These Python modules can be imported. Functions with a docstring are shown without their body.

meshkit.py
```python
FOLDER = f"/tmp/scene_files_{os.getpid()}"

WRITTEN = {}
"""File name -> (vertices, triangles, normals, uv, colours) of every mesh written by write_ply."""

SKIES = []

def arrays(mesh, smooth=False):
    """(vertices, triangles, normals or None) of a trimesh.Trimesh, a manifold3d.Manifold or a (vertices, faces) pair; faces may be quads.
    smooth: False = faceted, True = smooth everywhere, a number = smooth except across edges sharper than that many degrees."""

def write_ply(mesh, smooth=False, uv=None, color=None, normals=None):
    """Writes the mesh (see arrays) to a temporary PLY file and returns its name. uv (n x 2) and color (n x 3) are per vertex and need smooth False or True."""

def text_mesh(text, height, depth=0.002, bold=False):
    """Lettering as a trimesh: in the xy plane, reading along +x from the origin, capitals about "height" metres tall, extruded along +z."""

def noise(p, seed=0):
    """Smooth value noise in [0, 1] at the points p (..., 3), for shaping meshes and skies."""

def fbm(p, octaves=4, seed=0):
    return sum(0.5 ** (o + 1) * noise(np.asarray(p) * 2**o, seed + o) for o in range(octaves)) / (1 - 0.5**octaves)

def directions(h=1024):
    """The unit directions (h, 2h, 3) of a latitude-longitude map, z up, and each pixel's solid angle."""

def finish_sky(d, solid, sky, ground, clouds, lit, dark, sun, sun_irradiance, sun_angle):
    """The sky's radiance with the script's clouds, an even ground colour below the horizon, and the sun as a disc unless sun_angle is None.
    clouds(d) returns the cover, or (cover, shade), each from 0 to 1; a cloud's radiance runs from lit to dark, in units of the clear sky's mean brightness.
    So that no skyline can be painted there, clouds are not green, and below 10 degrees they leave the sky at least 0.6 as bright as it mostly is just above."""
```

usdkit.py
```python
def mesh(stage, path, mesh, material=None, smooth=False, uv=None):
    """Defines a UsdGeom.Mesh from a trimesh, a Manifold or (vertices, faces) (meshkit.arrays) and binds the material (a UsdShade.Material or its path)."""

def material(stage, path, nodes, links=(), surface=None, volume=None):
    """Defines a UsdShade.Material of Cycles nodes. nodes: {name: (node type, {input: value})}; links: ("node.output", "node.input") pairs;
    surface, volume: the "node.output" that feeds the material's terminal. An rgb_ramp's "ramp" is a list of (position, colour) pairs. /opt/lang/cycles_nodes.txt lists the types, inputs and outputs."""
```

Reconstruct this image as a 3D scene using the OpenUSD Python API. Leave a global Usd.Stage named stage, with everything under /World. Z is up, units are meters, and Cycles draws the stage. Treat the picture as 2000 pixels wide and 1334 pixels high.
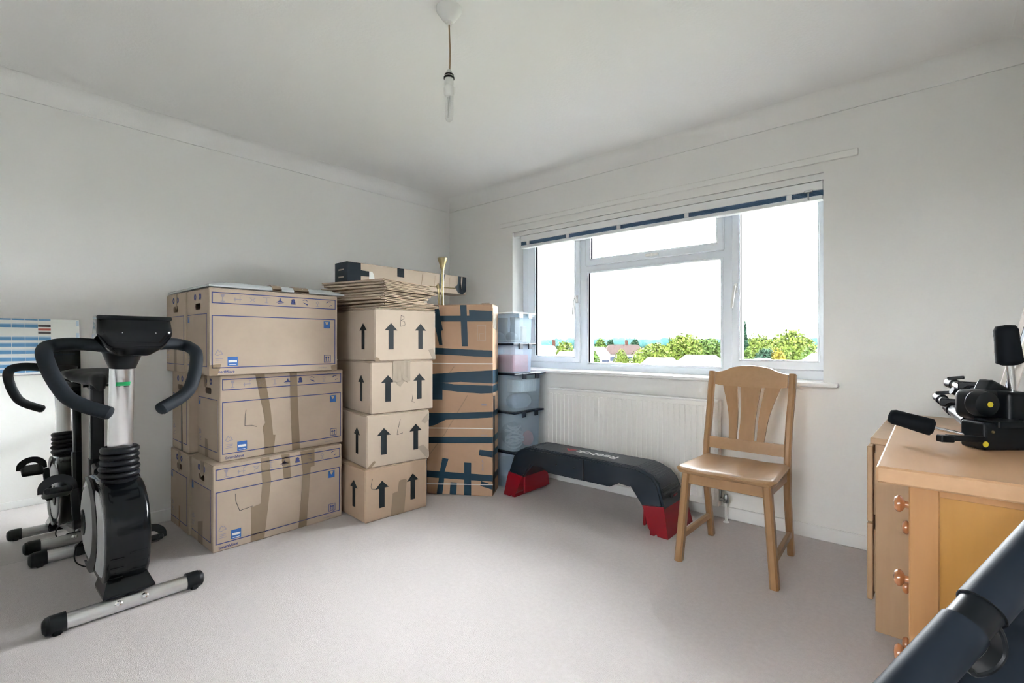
import math, random
import numpy as np, trimesh, usdkit, meshkit
import manifold3d as m3
import shapely
from shapely.geometry import Polygon, LineString, Point
from shapely.ops import unary_union
from pxr import Usd, UsdGeom, UsdLux, UsdShade, Gf, Sdf

stage = Usd.Stage.CreateInMemory()
UsdGeom.SetStageUpAxis(stage, UsdGeom.Tokens.z)
UsdGeom.SetStageMetersPerUnit(stage, 1.0)
W = UsdGeom.Xform.Define(stage, '/World')
stage.SetDefaultPrim(W.GetPrim())
PI = math.pi

# ------------------------------------------------------------------ camera, sky, sun, exposure
YAW = 41.0
EXPOSURE = 3.85
SKY = 1.0
SUN = 1.1
cam = UsdGeom.Camera.Define(stage, '/World/Camera')
cam.AddTranslateOp().Set(Gf.Vec3d(3.496, -3.109, 1.085))
cam.AddRotateXYZOp().Set(Gf.Vec3f(90, 0, YAW))
cam.CreateHorizontalApertureAttr(36.0)
cam.CreateVerticalApertureAttr(36.0 * 1334 / 2000)
cam.CreateFocalLengthAttr(36.0 * 945 / 2000)
cam.CreateClippingRangeAttr(Gf.Vec2f(0.02, 20000))
cam.CreateExposureAttr(EXPOSURE)
dome = UsdLux.DomeLight.Define(stage, '/World/Sky')
dome.CreateIntensityAttr(SKY)
dome.CreateColorAttr(Gf.Vec3f(0.97, 1.0, 1.04))
sun = UsdLux.DistantLight.Define(stage, '/World/Sun')
sun.CreateIntensityAttr(SUN)
sun.CreateAngleAttr(0.6)
sun.CreateColorAttr(Gf.Vec3f(1.0, 0.95, 0.85))
sun.AddRotateXYZOp().Set(Gf.Vec3f(40, 0, -62))      # from behind the house, high: lights the far side of the gardens

# ------------------------------------------------------------------ naming helpers
used = {}
def path_of(parent, name):
    p = f'{parent}/{name}'
    n = used.get(p, 0); used[p] = n + 1
    return p if n == 0 else f'{p}_{n:03d}'
def tag(prim, label=None, cat=None, group=None, kind=None):
    for k, v in (('label', label), ('category', cat), ('group', group), ('kind', kind)):
        if v: prim.SetCustomDataByKey(k, v)
def thing(name, label=None, cat=None, loc=(0, 0, 0), rz=0, group=None, kind=None, rot=None):
    p = path_of('/World', name)
    x = UsdGeom.Xform.Define(stage, p)
    x.AddTranslateOp().Set(Gf.Vec3d(*map(float, loc)))
    x.AddRotateXYZOp().Set(Gf.Vec3f(*(rot or (0, 0, rz))))
    tag(x.GetPrim(), label, cat, group, kind)
    return p
def part(parent, name, m, mat, label=None, smooth=35, kind=None):
    p = path_of(parent, name)
    if isinstance(m, list): m = cat(m)
    pr = usdkit.mesh(stage, p, m, M[mat], smooth=smooth).GetPrim()
    tag(pr, label, kind=kind)
    return p
def solo(name, m, mat, label, cat_, group=None, kind=None, smooth=35):
    p = part('/World', name, m, mat, smooth=smooth)
    tag(stage.GetPrimAtPath(p), label, cat_, group, kind)
    return p
def struct(name, m, mat, parent='/World', smooth=35):
    p = part(parent, name, m, mat, smooth=smooth)
    if parent == '/World': tag(stage.GetPrimAtPath(p), kind='structure')
    return p
def dup(src, loc, rz, label=None, group=None, rot=None):
    pr = stage.GetPrimAtPath(src); was = pr.GetCustomData()
    base = src.rsplit('/', 1)[1]
    if base[-4:-3] == '_' and base[-3:].isdigit(): base = base[:-4]
    p = path_of('/World', base)
    x = UsdGeom.Xform.Define(stage, p)
    x.GetPrim().GetReferences().AddInternalReference(src)
    x.GetPrim().SetInstanceable(True)
    x.ClearXformOpOrder()
    x.AddTranslateOp().Set(Gf.Vec3d(*map(float, loc)))
    x.AddRotateXYZOp().Set(Gf.Vec3f(*(rot or (0, 0, rz))))
    tag(x.GetPrim(), label or was.get('label'), was.get('category'), group or was.get('group'))
    return p

# ------------------------------------------------------------------ mesh helpers
def cat(ms): return trimesh.util.concatenate([to_tm(m) for m in ms])
def to_tm(m):
    if hasattr(m, 'to_mesh'):
        k = m.to_mesh(); return trimesh.Trimesh(k.vert_properties[:, :3], k.tri_verts, process=False)
    return m
def to_mf(t):
    t = to_tm(t); t.merge_vertices()
    return m3.Manifold(m3.Mesh(np.asarray(t.vertices, np.float32), np.asarray(t.faces, np.uint32)))
def cut(a, *bs):
    r = to_mf(a)
    for b in bs: r = r - to_mf(b)
    return to_tm(r)
def cb(x0, x1, y0, y1, z0, z1, b=0.003):
    """box with chamfered edges"""
    b = min(b, (x1 - x0) * .45, (y1 - y0) * .45, (z1 - z0) * .45)
    if b <= 0:
        return trimesh.creation.box(bounds=[[x0, y0, z0], [x1, y1, z1]])
    P = []
    for X, sx in ((x0, 1), (x1, -1)):
        for Y, sy in ((y0, 1), (y1, -1)):
            for Z, sz in ((z0, 1), (z1, -1)):
                P += [(X, Y + sy * b, Z + sz * b), (X + sx * b, Y, Z + sz * b), (X + sx * b, Y + sy * b, Z)]
    return trimesh.convex.convex_hull(np.array(P))
def rb(x0, x1, y0, y1, z0, z1, r=0.02, n=12):
    """box rounded by spheres"""
    r = min(r, (x1 - x0) * .499, (y1 - y0) * .499, (z1 - z0) * .499)
    s = trimesh.creation.icosphere(2, r).vertices
    P = np.vstack([s + (X, Y, Z) for X in (x0 + r, x1 - r) for Y in (y0 + r, y1 - r) for Z in (z0 + r, z1 - r)])
    return trimesh.convex.convex_hull(P)
def spline(pts, n=8):
    p = np.array(pts, float); p = np.vstack([2 * p[0] - p[1], p, 2 * p[-1] - p[-2]]); out = []
    for i in range(1, len(p) - 2):
        for t in np.linspace(0, 1, n, endpoint=False):
            a, b, c, d = p[i - 1:i + 3]
            out.append(.5 * ((2 * b) + (-a + c) * t + (2 * a - 5 * b + 4 * c - d) * t * t + (-a + 3 * b - 3 * c + d) * t ** 3))
    out.append(p[-2]); return np.array(out)
def sweep(pts, sec, caps=True, up=None, scale=None):
    """sweep a closed 2-D section along points"""
    p = np.array(pts, float); sec = np.array(sec, float); k = len(sec); n = len(p)
    t = np.gradient(p, axis=0); t /= np.linalg.norm(t, axis=1)[:, None]
    u = np.array(up if up is not None else ((0, 0, 1) if abs(t[0][2]) < .9 else (1, 0, 0)), float)
    V = []
    for i in range(n):
        u = u - t[i] * (u @ t[i]); u /= np.linalg.norm(u); w = np.cross(t[i], u)
        s = 1 if scale is None else scale[i]
        V.append(p[i] + s * (sec[:, :1] * w + sec[:, 1:] * u))
    V = np.vstack(V); F = []
    for i in range(n - 1):
        for j in range(k):
            a, b = i * k + j, i * k + (j + 1) % k
            F += [(a, b, b + k), (a, b + k, a + k)]
    if caps:
        c0, c1 = len(V), len(V) + 1
        V = np.vstack([V, p[0], p[-1]])
        for j in range(k):
            F += [(c0, (j + 1) % k, j), (c1, (n - 1) * k + j, (n - 1) * k + (j + 1) % k)]
    m = trimesh.Trimesh(V, F, process=False)
    if m.volume < 0: m.invert()
    return m
def circ(r, n=16, ry=None):
    a = np.linspace(0, 2 * PI, n, endpoint=False)
    return np.c_[np.cos(a) * r, np.sin(a) * (ry or r)]
def rect(w, h, b=.003):
    x, y = w / 2, h / 2
    return [(-x + b, -y), (x - b, -y), (x, -y + b), (x, y - b), (x - b, y), (-x + b, y), (-x, y - b), (-x, -y + b)]
def tube(pts, r, n=16, sp=0, scale=None): return sweep(spline(pts, sp) if sp else pts, circ(r, n), scale=scale)
def lathe(prof, n=32, axis=None, at=(0, 0, 0)):
    """prof: (r, z) from bottom to top; axis: direction the z of the profile takes"""
    m = trimesh.creation.revolve(np.array(prof, float), sections=n)
    if m.volume < 0: m.invert()
    if axis is not None: m.apply_transform(trimesh.geometry.align_vectors([0, 0, 1], np.array(axis, float)))
    m.apply_translation(at); return m
def prism(poly, d, smooth=False):
    """shapely polygon(s) in xy extruded along +z by d"""
    if not hasattr(poly, 'geom_type'): poly = Polygon(poly)
    if not poly.is_valid: poly = poly.buffer(0)
    return cat([trimesh.creation.extrude_polygon(g, d, engine='earcut') for g in getattr(poly, 'geoms', [poly]) if g.area > 1e-9])
def swap(m, rows, off=(0, 0, 0)):
    """new axes: rows are images of x, y, z"""
    T = np.eye(4); T[:3, :3] = np.array(rows, float).T; T[:3, 3] = off
    m = m.copy(); m.apply_transform(T); return m
XZ = [(1, 0, 0), (0, 0, 1), (0, -1, 0)]      # drawn facing -y
YZ = [(0, 1, 0), (0, 0, 1), (1, 0, 0)]       # drawn facing +x
def tr(m, loc=(0, 0, 0), rx=0, ry=0, rz=0):
    m = cat(m) if isinstance(m, list) else to_tm(m).copy()
    m.apply_transform(trimesh.transformations.euler_matrix(math.radians(rx), math.radians(ry), math.radians(rz)))
    m.apply_translation(loc); return m
def text(s, h, d=.0006, bold=False): return meshkit.text_mesh(s, h, d, bold)
def stroke(pts, w): return LineString(pts).buffer(w / 2, quad_segs=4)
def frame_poly(x0, x1, y0, y1, w): return shapely.box(x0, y0, x1, y1).difference(shapely.box(x0 + w, y0 + w, x1 - w, y1 - w))
def grid_mesh(xs, ys, f):
    X, Y = np.meshgrid(xs, ys, indexing='ij'); V = np.stack([X, Y, f(X, Y)], -1).reshape(-1, 3); F = []
    b = len(ys)
    for i in range(len(xs) - 1):
        for j in range(b - 1):
            a = i * b + j; F += [(a, a + b, a + b + 1), (a, a + b + 1, a + 1)]
    return trimesh.Trimesh(V, F, process=False)
def slab(xs, ys, ft, fb):
    """closed slab between two height fields"""
    a, b = grid_mesh(xs, ys, ft), grid_mesh(xs, ys, fb); b.invert()
    nx, ny = len(xs), len(ys); n = nx * ny
    ring = [i * ny for i in range(nx)] + [(nx - 1) * ny + j for j in range(1, ny)] + [i * ny + ny - 1 for i in range(nx - 2, -1, -1)] + [j for j in range(ny - 2, 0, -1)]
    F = []
    for p, q in zip(ring, ring[1:] + ring[:1]): F += [(p, p + n, q + n), (p, q + n, q)]
    m = trimesh.Trimesh(np.vstack([a.vertices, b.vertices]), np.vstack([a.faces, b.faces + n, F]), process=False)
    if m.volume < 0: m.invert()
    return m

# ------------------------------------------------------------------ materials
M = {}
def mat(name, col, rough=.5, metal=0., bump=None, var=None, spec=.5, coat=0., coords='object', stretch=(1, 1, 1), extra=None):
    """var: (scale, strength, colour2); bump: (scale, distance)"""
    n = {'p': ('principled_bsdf', {'base_color': col, 'roughness': rough, 'metallic': metal, 'specular_ior_level': spec, 'coat_weight': coat, 'coat_roughness': .08, **(extra or {})}),
         'tc': ('texture_coordinate', {}), 'mp': ('mapping', {'scale': stretch})}
    l = [(f'tc.{coords}', 'mp.vector')]
    if var:
        n['n'] = ('noise_texture', {'scale': var[0], 'detail': 4.0, 'roughness': .6})
        n['r'] = ('rgb_ramp', {'ramp': [(.5 - var[1], col), (.5 + var[1], var[2])]})
        l += [('mp.vector', 'n.vector'), ('n.fac', 'r.fac'), ('r.color', 'p.base_color')]
    if bump:
        n['bn'] = ('noise_texture', {'scale': bump[0], 'detail': 3.0})
        n['b'] = ('bump', {'strength': bump[2] if len(bump) > 2 else .5, 'distance': bump[1]})
        l += [('mp.vector', 'bn.vector'), ('bn.fac', 'b.height'), ('b.normal', 'p.normal')]
    M[name] = usdkit.material(stage, '/World/Looks/' + name, n, l, surface='p.BSDF')
mat('wall_paint', (.80, .795, .775), .75, bump=(180, .0008, .25), spec=.25)
mat('ceiling_paint', (.80, .795, .78), .85, bump=(70, .003, .35), spec=.2)
mat('carpet', (.565, .52, .51), .95, bump=(420, .004, .6), var=(55, .35, (.64, .595, .585)), spec=.1)
mat('gloss_white', (.80, .80, .79), .35)
mat('upvc', (.79, .84, .90), .25)
mat('radiator_white', (.80, .79, .76), .35)
mat('blind_white', (.82, .83, .84), .4)
mat('blind_slat', (.10, .19, .34), .4)
mat('dark_gap', (.03, .03, .035), .7)
mat('cardboard', (.45, .36, .28), .8, var=(7, .3, (.505, .41, .325)), bump=(30, .0006, .3), spec=.2)
mat('cardboard_flat', (.36, .275, .195), .85, var=(7, .3, (.42, .33, .24)), spec=.15)
mat('cardboard_pale', (.455, .37, .29), .75, var=(6, .3, (.505, .415, .33)), spec=.25)
mat('cardboard_mid', (.41, .295, .205), .75, var=(6, .3, (.46, .34, .245)), spec=.25)
mat('cardboard_warm', (.45, .29, .185), .75, var=(7, .3, (.50, .33, .22)), spec=.25)
mat('cardboard_dark', (.30, .20, .125), .85, var=(14, .3, (.38, .27, .18)))
mat('cardboard_edge', (.55, .43, .31), .85)
mat('print_blue', (.045, .06, .21), .7)
mat('print_pale', (.30, .27, .32), .7)
mat('label_blue', (.03, .13, .42), .5)
mat('label_white', (.75, .75, .74), .6)
mat('ink_black', (.010, .015, .019), .6, spec=.3)
mat('pen', (.06, .055, .055), .7)
mat('brown_tape', (.27, .205, .14), .28, spec=.5)
mat('clear_tape', (.38, .32, .255), .2)
mat('black_tape', (.006, .013, .022), .30, bump=(22, .003, .4), spec=.3)
mat('blue_tape', (.009, .040, .070), .42, bump=(22, .003, .4), spec=.3)
mat('strap_white', (.75, .72, .68), .4)
mat('black_plastic', (.004, .0055, .008), .38, spec=.28)
mat('black_gloss', (.003, .004, .006), .12, spec=.35)
mat('black_foam', (.007, .011, .017), .70, bump=(500, .0006, .4), spec=.3)
mat('grip_foam', (.003, .0045, .007), .75, spec=.15)
mat('machine_grey', (.013, .018, .027), .5, spec=.16)
mat('black_vinyl', (.004, .005, .007), .42, bump=(240, .0008, .3), spec=.3)
mat('grey_plastic', (.42, .43, .44), .38)
mat('chrome', (.72, .72, .73), .14, 1.0)
mat('brushed_steel', (.78, .78, .79), .25, 1.0)
mat('brass', (.66, .56, .32), .25, 1.0)
mat('green_label', (.01, .40, .13), .4)
mat('red_plastic', (.24, .004, .013), .36, spec=.35)
mat('step_top', (.007, .014, .025), .40, bump=(160, .002, .5), spec=.6)
mat('step_side', (.005, .012, .022), .30, spec=.5)
mat('logo_red', (.55, .03, .05), .5)
mat('beech', (.315, .172, .074), .36, var=(5, .28, (.365, .21, .10)), stretch=(9, 9, .8))
mat('beech_flat', (.345, .198, .092), .36, var=(5, .3, (.395, .235, .118)), stretch=(9, .9, 9))
mat('pine', (.40, .190, .070), .36, var=(4, .3, (.46, .235, .095)), stretch=(8, 8, .7))
mat('pine_top', (.49, .285, .148), .34, var=(4, .3, (.55, .33, .18)), stretch=(9, .8, 9))
mat('pine_panel', (.415, .195, .038), .38, var=(3, .3, (.47, .235, .058)), stretch=(7, 7, .7))
mat('pine_knob', (.46, .19, .08), .22, coat=.4)
mat('oak_pale', (.44, .28, .155), .40, var=(4, .3, (.50, .33, .195)), stretch=(8, 8, .7))
mat('yellow_disc', (.62, .50, .03), .4)
mat('flex_tan', (.28, .20, .11), .6)
mat('lampholder', (.72, .72, .70), .35)
mat('mirror_silver', (.90, .91, .90), .0, 1.0)
mat('mirror_edge', (.35, .40, .38), .2)
mat('board_white', (.80, .81, .80), .35)
mat('cell_blue', (.12, .30, .55), .6)
mat('cell_pale', (.50, .62, .75), .6)
mat('cell_dark', (.10, .09, .10), .6)
mat('cell_red', (.50, .12, .09), .6)
mat('frame_pale', (.72, .66, .60), .4)
mat('picture_blue', (.55, .64, .76), .25)
mat('cloth_blue', (.16, .24, .36), .9)
mat('cloth_dark', (.04, .05, .07), .9)
mat('cloth_white', (.62, .66, .70), .8)
mat('folder_red', (.55, .10, .13), .6)
mat('box_tan', (.55, .42, .28), .7)
mat('lid_navy', (.006, .014, .032), .35, spec=.3)
mat('lid_pale', (.62, .70, .76), .3)
mat('valve_metal', (.30, .32, .31), .35, 1.0)
mat('grass', (.075, .085, .05), .95, var=(.3, .3, (.10, .10, .07)))
mat('leaf_bright', (.022, .036, .006), .8, var=(1.2, .22, (.048, .060, .011)), spec=.04)
mat('leaf_mid', (.016, .031, .007), .8, var=(2.0, .2, (.030, .045, .010)), spec=.04)
mat('leaf_dark', (.004, .013, .008), .8, var=(2.0, .2, (.010, .022, .012)), spec=.04)
mat('leaf_gold', (.062, .050, .006), .8, var=(2.0, .2, (.080, .066, .012)), spec=.04)
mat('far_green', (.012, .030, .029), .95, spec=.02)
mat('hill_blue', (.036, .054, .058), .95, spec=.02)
mat('bark', (.06, .045, .03), .9)
mat('roof_pink', (.0145, .0098, .0092), .9, var=(3, .3, (.018, .0125, .0115)), spec=.02)
mat('roof_pale', (.42, .38, .35), .8)
mat('house_wall', (.45, .40, .36), .85)
mat('brick_red', (.020, .009, .007), .9, spec=.04)
mat('window_dark', (.008, .012, .022), .4, spec=.1)
def two(name, fac, a, b, links=()):
    nodes = {'a': a, 'b': b, 'm': ('mix_closure', {'fac': fac})}
    M[name] = usdkit.material(stage, '/World/Looks/' + name, nodes, [(f'a.{"BSDF"}', 'm.closure1'), ('b.BSDF', 'm.closure2'), *links], surface='m.closure')
M['pane'] = usdkit.material(stage, '/World/Looks/pane', {'t': ('transparent_bsdf', {'color': (.97, .98, .975)}), 'g': ('glossy_bsdf', {'color': (1, 1, 1), 'roughness': 0.0}), 'f': ('fresnel', {'IOR': 1.45}), 'm': ('mix_closure', {})},
    [('t.BSDF', 'm.closure1'), ('g.BSDF', 'm.closure2'), ('f.fac', 'm.fac')], surface='m.closure')
two('clear_crate', .25, ('transparent_bsdf', {'color': (.93, .97, 1.0)}), ('principled_bsdf', {'base_color': (.62, .74, .86), 'roughness': .3}))
two('bulb_glass', .28, ('transparent_bsdf', {'color': (.97, .97, .97)}), ('principled_bsdf', {'base_color': (.75, .75, .74), 'roughness': .1}))
two('bubble_wrap', .80, ('transparent_bsdf', {'color': (.9, .93, .95)}), ('principled_bsdf', {'base_color': (.60, .64, .66), 'roughness': .18}))

# ================================================================== ROOM
RW, YB, CH = 3.85, -4.7, 2.415
WX0, WX1, WZ0, WZ1 = 0.80, 3.046, 0.862, 2.010      # window opening
struct('floor', cb(0, RW, YB, 0, -.1, 0, 0), 'carpet')
struct('ceiling', cb(-.1, RW + .1, YB - .1, .28, CH, CH + .12, 0), 'ceiling_paint')
struct('wall_left', cb(-.1, 0, YB - .1, 0, -.1, CH, 0), 'wall_paint')
struct('wall_right', cb(RW, RW + .1, YB - .1, 0, -.1, CH, 0), 'wall_paint')
back = cut(cb(-.1, RW + .1, 0, .28, -.1, CH, 0), cb(WX0, WX1, -.1, .5, WZ0, WZ1, 0))
struct('wall_back', back, 'wall_paint', smooth=False)
struct('wall_front', cut(cb(0, RW, YB - .1, YB, -.1, CH, 0), cb(2.75, 3.65, YB - .5, YB + .1, 1.0, 1.95, 0)), 'wall_paint', smooth=False)
w2 = thing('window_2', kind='structure')      # the room's second window, behind the camera
part(w2, 'window_frame', cut(cb(2.75, 3.65, YB - .09, YB - .03, 1.0, 1.95, .002), cb(2.81, 3.17, YB - .5, YB + .1, 1.06, 1.89, 0), cb(3.23, 3.59, YB - .5, YB + .1, 1.06, 1.89, 0)), 'upvc', smooth=False)
for x in (2.805, 3.225): part(w2, 'glass_pane', cb(x, x + .37, YB - .063, YB - .057, 1.055, 1.895, 0), 'pane', smooth=False)
part(w2, 'window_sill', rb(2.70, 3.70, YB - .03, YB + .05, .98, 1.001, .008), 'gloss_white')
# low skirting, painted like the walls
struct('baseboard_back', cb(.015, RW, -.014, 0, 0, .075, .004), 'gloss_white')
struct('baseboard_left', cb(0, .014, YB, 0, 0, .075, .004), 'gloss_white')
struct('baseboard_right', cb(RW - .014, RW, YB, -.015, 0, .075, .004), 'gloss_white')
# coving: concave quarter section
def coving(p0, p1, inward):
    R_ = .098; a = np.linspace(0, PI / 2, 9)
    # section in (inward, down)
    sec = [(0, 0), (R_, 0), (R_, .0005)] + [(R_ - (R_ - .008) * math.sin(t), R_ - (R_ - .0005) * math.cos(t)) for t in a[::-1]][::-1] + [(0, R_)]
    p0, p1, n = map(lambda v: np.array(v, float), (p0, p1, inward))
    V = np.array([p + n * s + np.array([0, 0, -d]) for p in (p0, p1) for s, d in sec]); k = len(sec); F = []
    for j in range(k):
        b = (j + 1) % k; F += [(j, b, b + k), (j, b + k, j + k)]
    for j in range(1, k - 1): F += [(0, j, j + 1), (k, k + j + 1, k + j)]
    m = trimesh.Trimesh(V, F, process=False); m.fix_normals(); return m
struct('trim_1', coving((0, 0, CH), (RW, 0, CH), (0, -1, 0)), 'ceiling_paint')
struct('trim_2', coving((0, YB, CH), (0, 0, CH), (1, 0, 0)), 'ceiling_paint')
struct('trim_3', coving((RW, YB, CH), (RW, 0, CH), (-1, 0, 0)), 'ceiling_paint')
struct('trim_4', cb(.66, 3.203, -.010, 0, 2.062, 2.102, .004), 'wall_paint')      # painted-over curtain batten

# ---- window
wn = thing('window_1', kind='structure')
FY = .14
fr = cut(cb(WX0, WX1, FY, FY + .07, WZ0, WZ1, .002), cb(.872, 1.375, 0, .4, .93, 1.945, 0), cb(1.467, 2.462, 0, .4, .922, 1.617, 0), cb(1.467, 2.462, 0, .4, 1.69, 1.945, 0), cb(2.55, 3.03, 0, .4, .93, 1.945, 0))
part(wn, 'window_frame', fr, 'upvc', smooth=False)
def sash(x0, x1, z0, z1, gx0, gx1, gz0, gz1):
    o = cut(cb(x0, x1, FY - .022, FY + .05, z0, z1, .006), cb(gx0, gx1, 0, .4, gz0, gz1, 0))
    bead = cut(cb(gx0 - .012, gx1 + .012, FY - .027, FY, gz0 - .012, gz1 + .012, .005), cb(gx0, gx1, 0, .4, gz0, gz1, 0))
    s = part(wn, 'sash', [o, bead], 'upvc', smooth=False)
    part(s, 'glass_pane', cb(gx0 - .004, gx1 + .004, FY + .018, FY + .024, gz0 - .004, gz1 + .004, 0), 'pane', smooth=False)
    return s
sL = sash(.862, 1.395, .915, 1.955, .96, 1.349, .968, 1.90)
sR = sash(2.535, 3.04, .915, 1.955, 2.587, 3.0, .974, 1.90)
sV = sash(1.445, 2.485, 1.672, 1.955, 1.50, 2.44, 1.726, 1.90)
bead = cut(cb(1.452, 2.477, FY - .008, FY + .02, .907, 1.632, .004), cb(1.467, 2.462, 0, .4, .922, 1.617, 0))
part(wn, 'glazing_bead', bead, 'upvc', smooth=False)
part(wn, 'glass_pane', cb(1.463, 2.466, FY + .018, FY + .024, .918, 1.621, 0), 'pane', smooth=False)
def lever(x, z, s=1):
    return [rb(x - .011, x + .011, FY - .034, FY - .02, z - .03, z + .03, .006), tube([(x, FY - .035, z + .01), (x, FY - .058, z), (x - .006 * s, FY - .062, z - .06), (x - .016 * s, FY - .055, z - .125)], .0085, 10, 5)]
part(sL, 'handle', lever(1.372, 1.42, 1), 'gloss_white'); part(sR, 'handle', lever(2.561, 1.42, 1), 'gloss_white')
part(sV, 'handle', [rb(1.955, 2.05, FY - .04, FY - .02, 1.688, 1.706, .006), rb(1.995, 2.012, FY - .055, FY - .036, 1.690, 1.704, .005)], 'gloss_white')
part(wn, 'window_sill', [cb(WX0, WX1, -.001, FY + .01, .845, .864, .002), rb(.735, 3.118, -.068, .004, .838, .862, .009)], 'gloss_white')
# ---- raised venetian blind
bl = thing('venetian_blind', 'white venetian blind pulled fully up at the top of the window', 'blind', (1.95, .04, 1.985))
def L_(m, o): return tr(m, (-o[0], -o[1], -o[2]))
bo = (1.95, .04, 1.985)
part(bl, 'head_rail', L_(cb(.885, 3.044, .005, .05, 1.918, 1.968, .003), bo), 'blind_white')
for i in range(7):
    part(bl, 'slat', L_(cb(.888, 3.043, .006, .05, 1.8895 + i * .0041, 1.8922 + i * .0041, .001), bo), 'blind_slat')
part(bl, 'bottom_rail', L_(rb(.884, 3.044, .000, .052, 1.864, 1.889, .006), bo), 'blind_white')
for x in (.965, 1.36, 1.80, 2.29, 2.88):
    part(bl, 'ladder_clip', L_(cb(x - .014, x + .014, .000, .012, 1.888, 1.920, .002), bo), 'blind_white')
part(bl, 'mounting_batten', L_(cb(.80, 3.046, .014, .06, 1.973, 2.0095, .001), bo), 'gloss_white', smooth=False)
part(bl, 'tilt_wand', L_([tube([(2.975, .004, 1.915), (2.975, -.004, 1.90), (2.976, -.002, 1.868)], .004, 8), cb(2.955, 2.995, -.006, .01, 1.912, 1.924, .002)], bo), 'grey_plastic')

# ---- pendant lamp
pl = thing('pendant_lamp', 'bare pendant lamp with a long clear tubular bulb hanging from the ceiling', 'lamp', (2.038, -1.815, CH))
part(pl, 'ceiling_rose', lathe([(0, -.066), (.011, -.066), (.014, -.055), (.026, -.046), (.040, -.026), (.050, -.012), (.051, 0), (0, 0)]), 'lampholder')
part(pl, 'flex', tube([(0, 0, -.06), (.003, 0, -.12), (.004, .001, -.18), (.002, .001, -.252)], .0032, 10, 4), 'flex_tan')
part(pl, 'lampholder', lathe([(0, -.315), (.0175, -.315), (.0195, -.300), (.0165, -.275), (.0145, -.262), (.0085, -.247), (0, -.246)], 28), 'lampholder')
part(pl, 'shade_ring', lathe([(.0, -.281), (.0215, -.281), (.0215, -.276), (.0, -.276)]), 'black_plastic')
part(pl, 'shade_ring', lathe([(.0, -.268), (.0180, -.268), (.018, -.2645), (.0, -.2645)]), 'black_plastic')
part(pl, 'bulb_cap', lathe([(0, -.352), (.015, -.352), (.020, -.345), (.021, -.318), (.018, -.312), (0, -.312)]), 'lampholder')
b = part(pl, 'bulb', lathe([(0, -.452), (.006, -.4515), (.0125, -.446), (.0155, -.436), (.0165, -.42), (.0172, -.35), (0, -.35)]), 'bulb_glass')
part(b, 'discharge_tube', [tube([(.007 * c, .007 * s, -.353), (.007 * c, .007 * s, -.435)], .0042, 10) for c, s in ((1, 0), (-1, 0), (0, 1))], 'label_white')

# ---- radiator
rd = thing('radiator', 'white panel radiator on the wall below the window', 'radiator', (1.885, -.07, .08))
ro = (1.885, -.07, .08)
xs = np.linspace(1.262, 2.508, 35); ridges = []
for i in range(34):
    c = (xs[i] + xs[i + 1]) / 2
    ridges.append(cb(c - .0150, c + .0150, -.1005, -.09, .125, .690, .0025))
part(rd, 'panel', L_([cb(1.25, 2.52, -.098, -.075, .085, .724, .006), cb(1.26, 2.51, -.072, -.045, .10, .70, .006)], ro), 'radiator_white')
part(rd, 'panel_rib', L_(ridges, ro), 'radiator_white', kind='stuff')
part(rd, 'top_grille', L_([rb(1.248, 2.522, -.102, -.04, .716, .730, .004)], ro), 'gloss_white')
part(rd, 'side_cover', L_(cb(1.247, 1.253, -.1, -.042, .09, .72, .001), ro), 'radiator_white')
part(rd, 'side_cover', L_(cb(2.517, 2.523, -.1, -.042, .09, .72, .001), ro), 'radiator_white')
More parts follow.
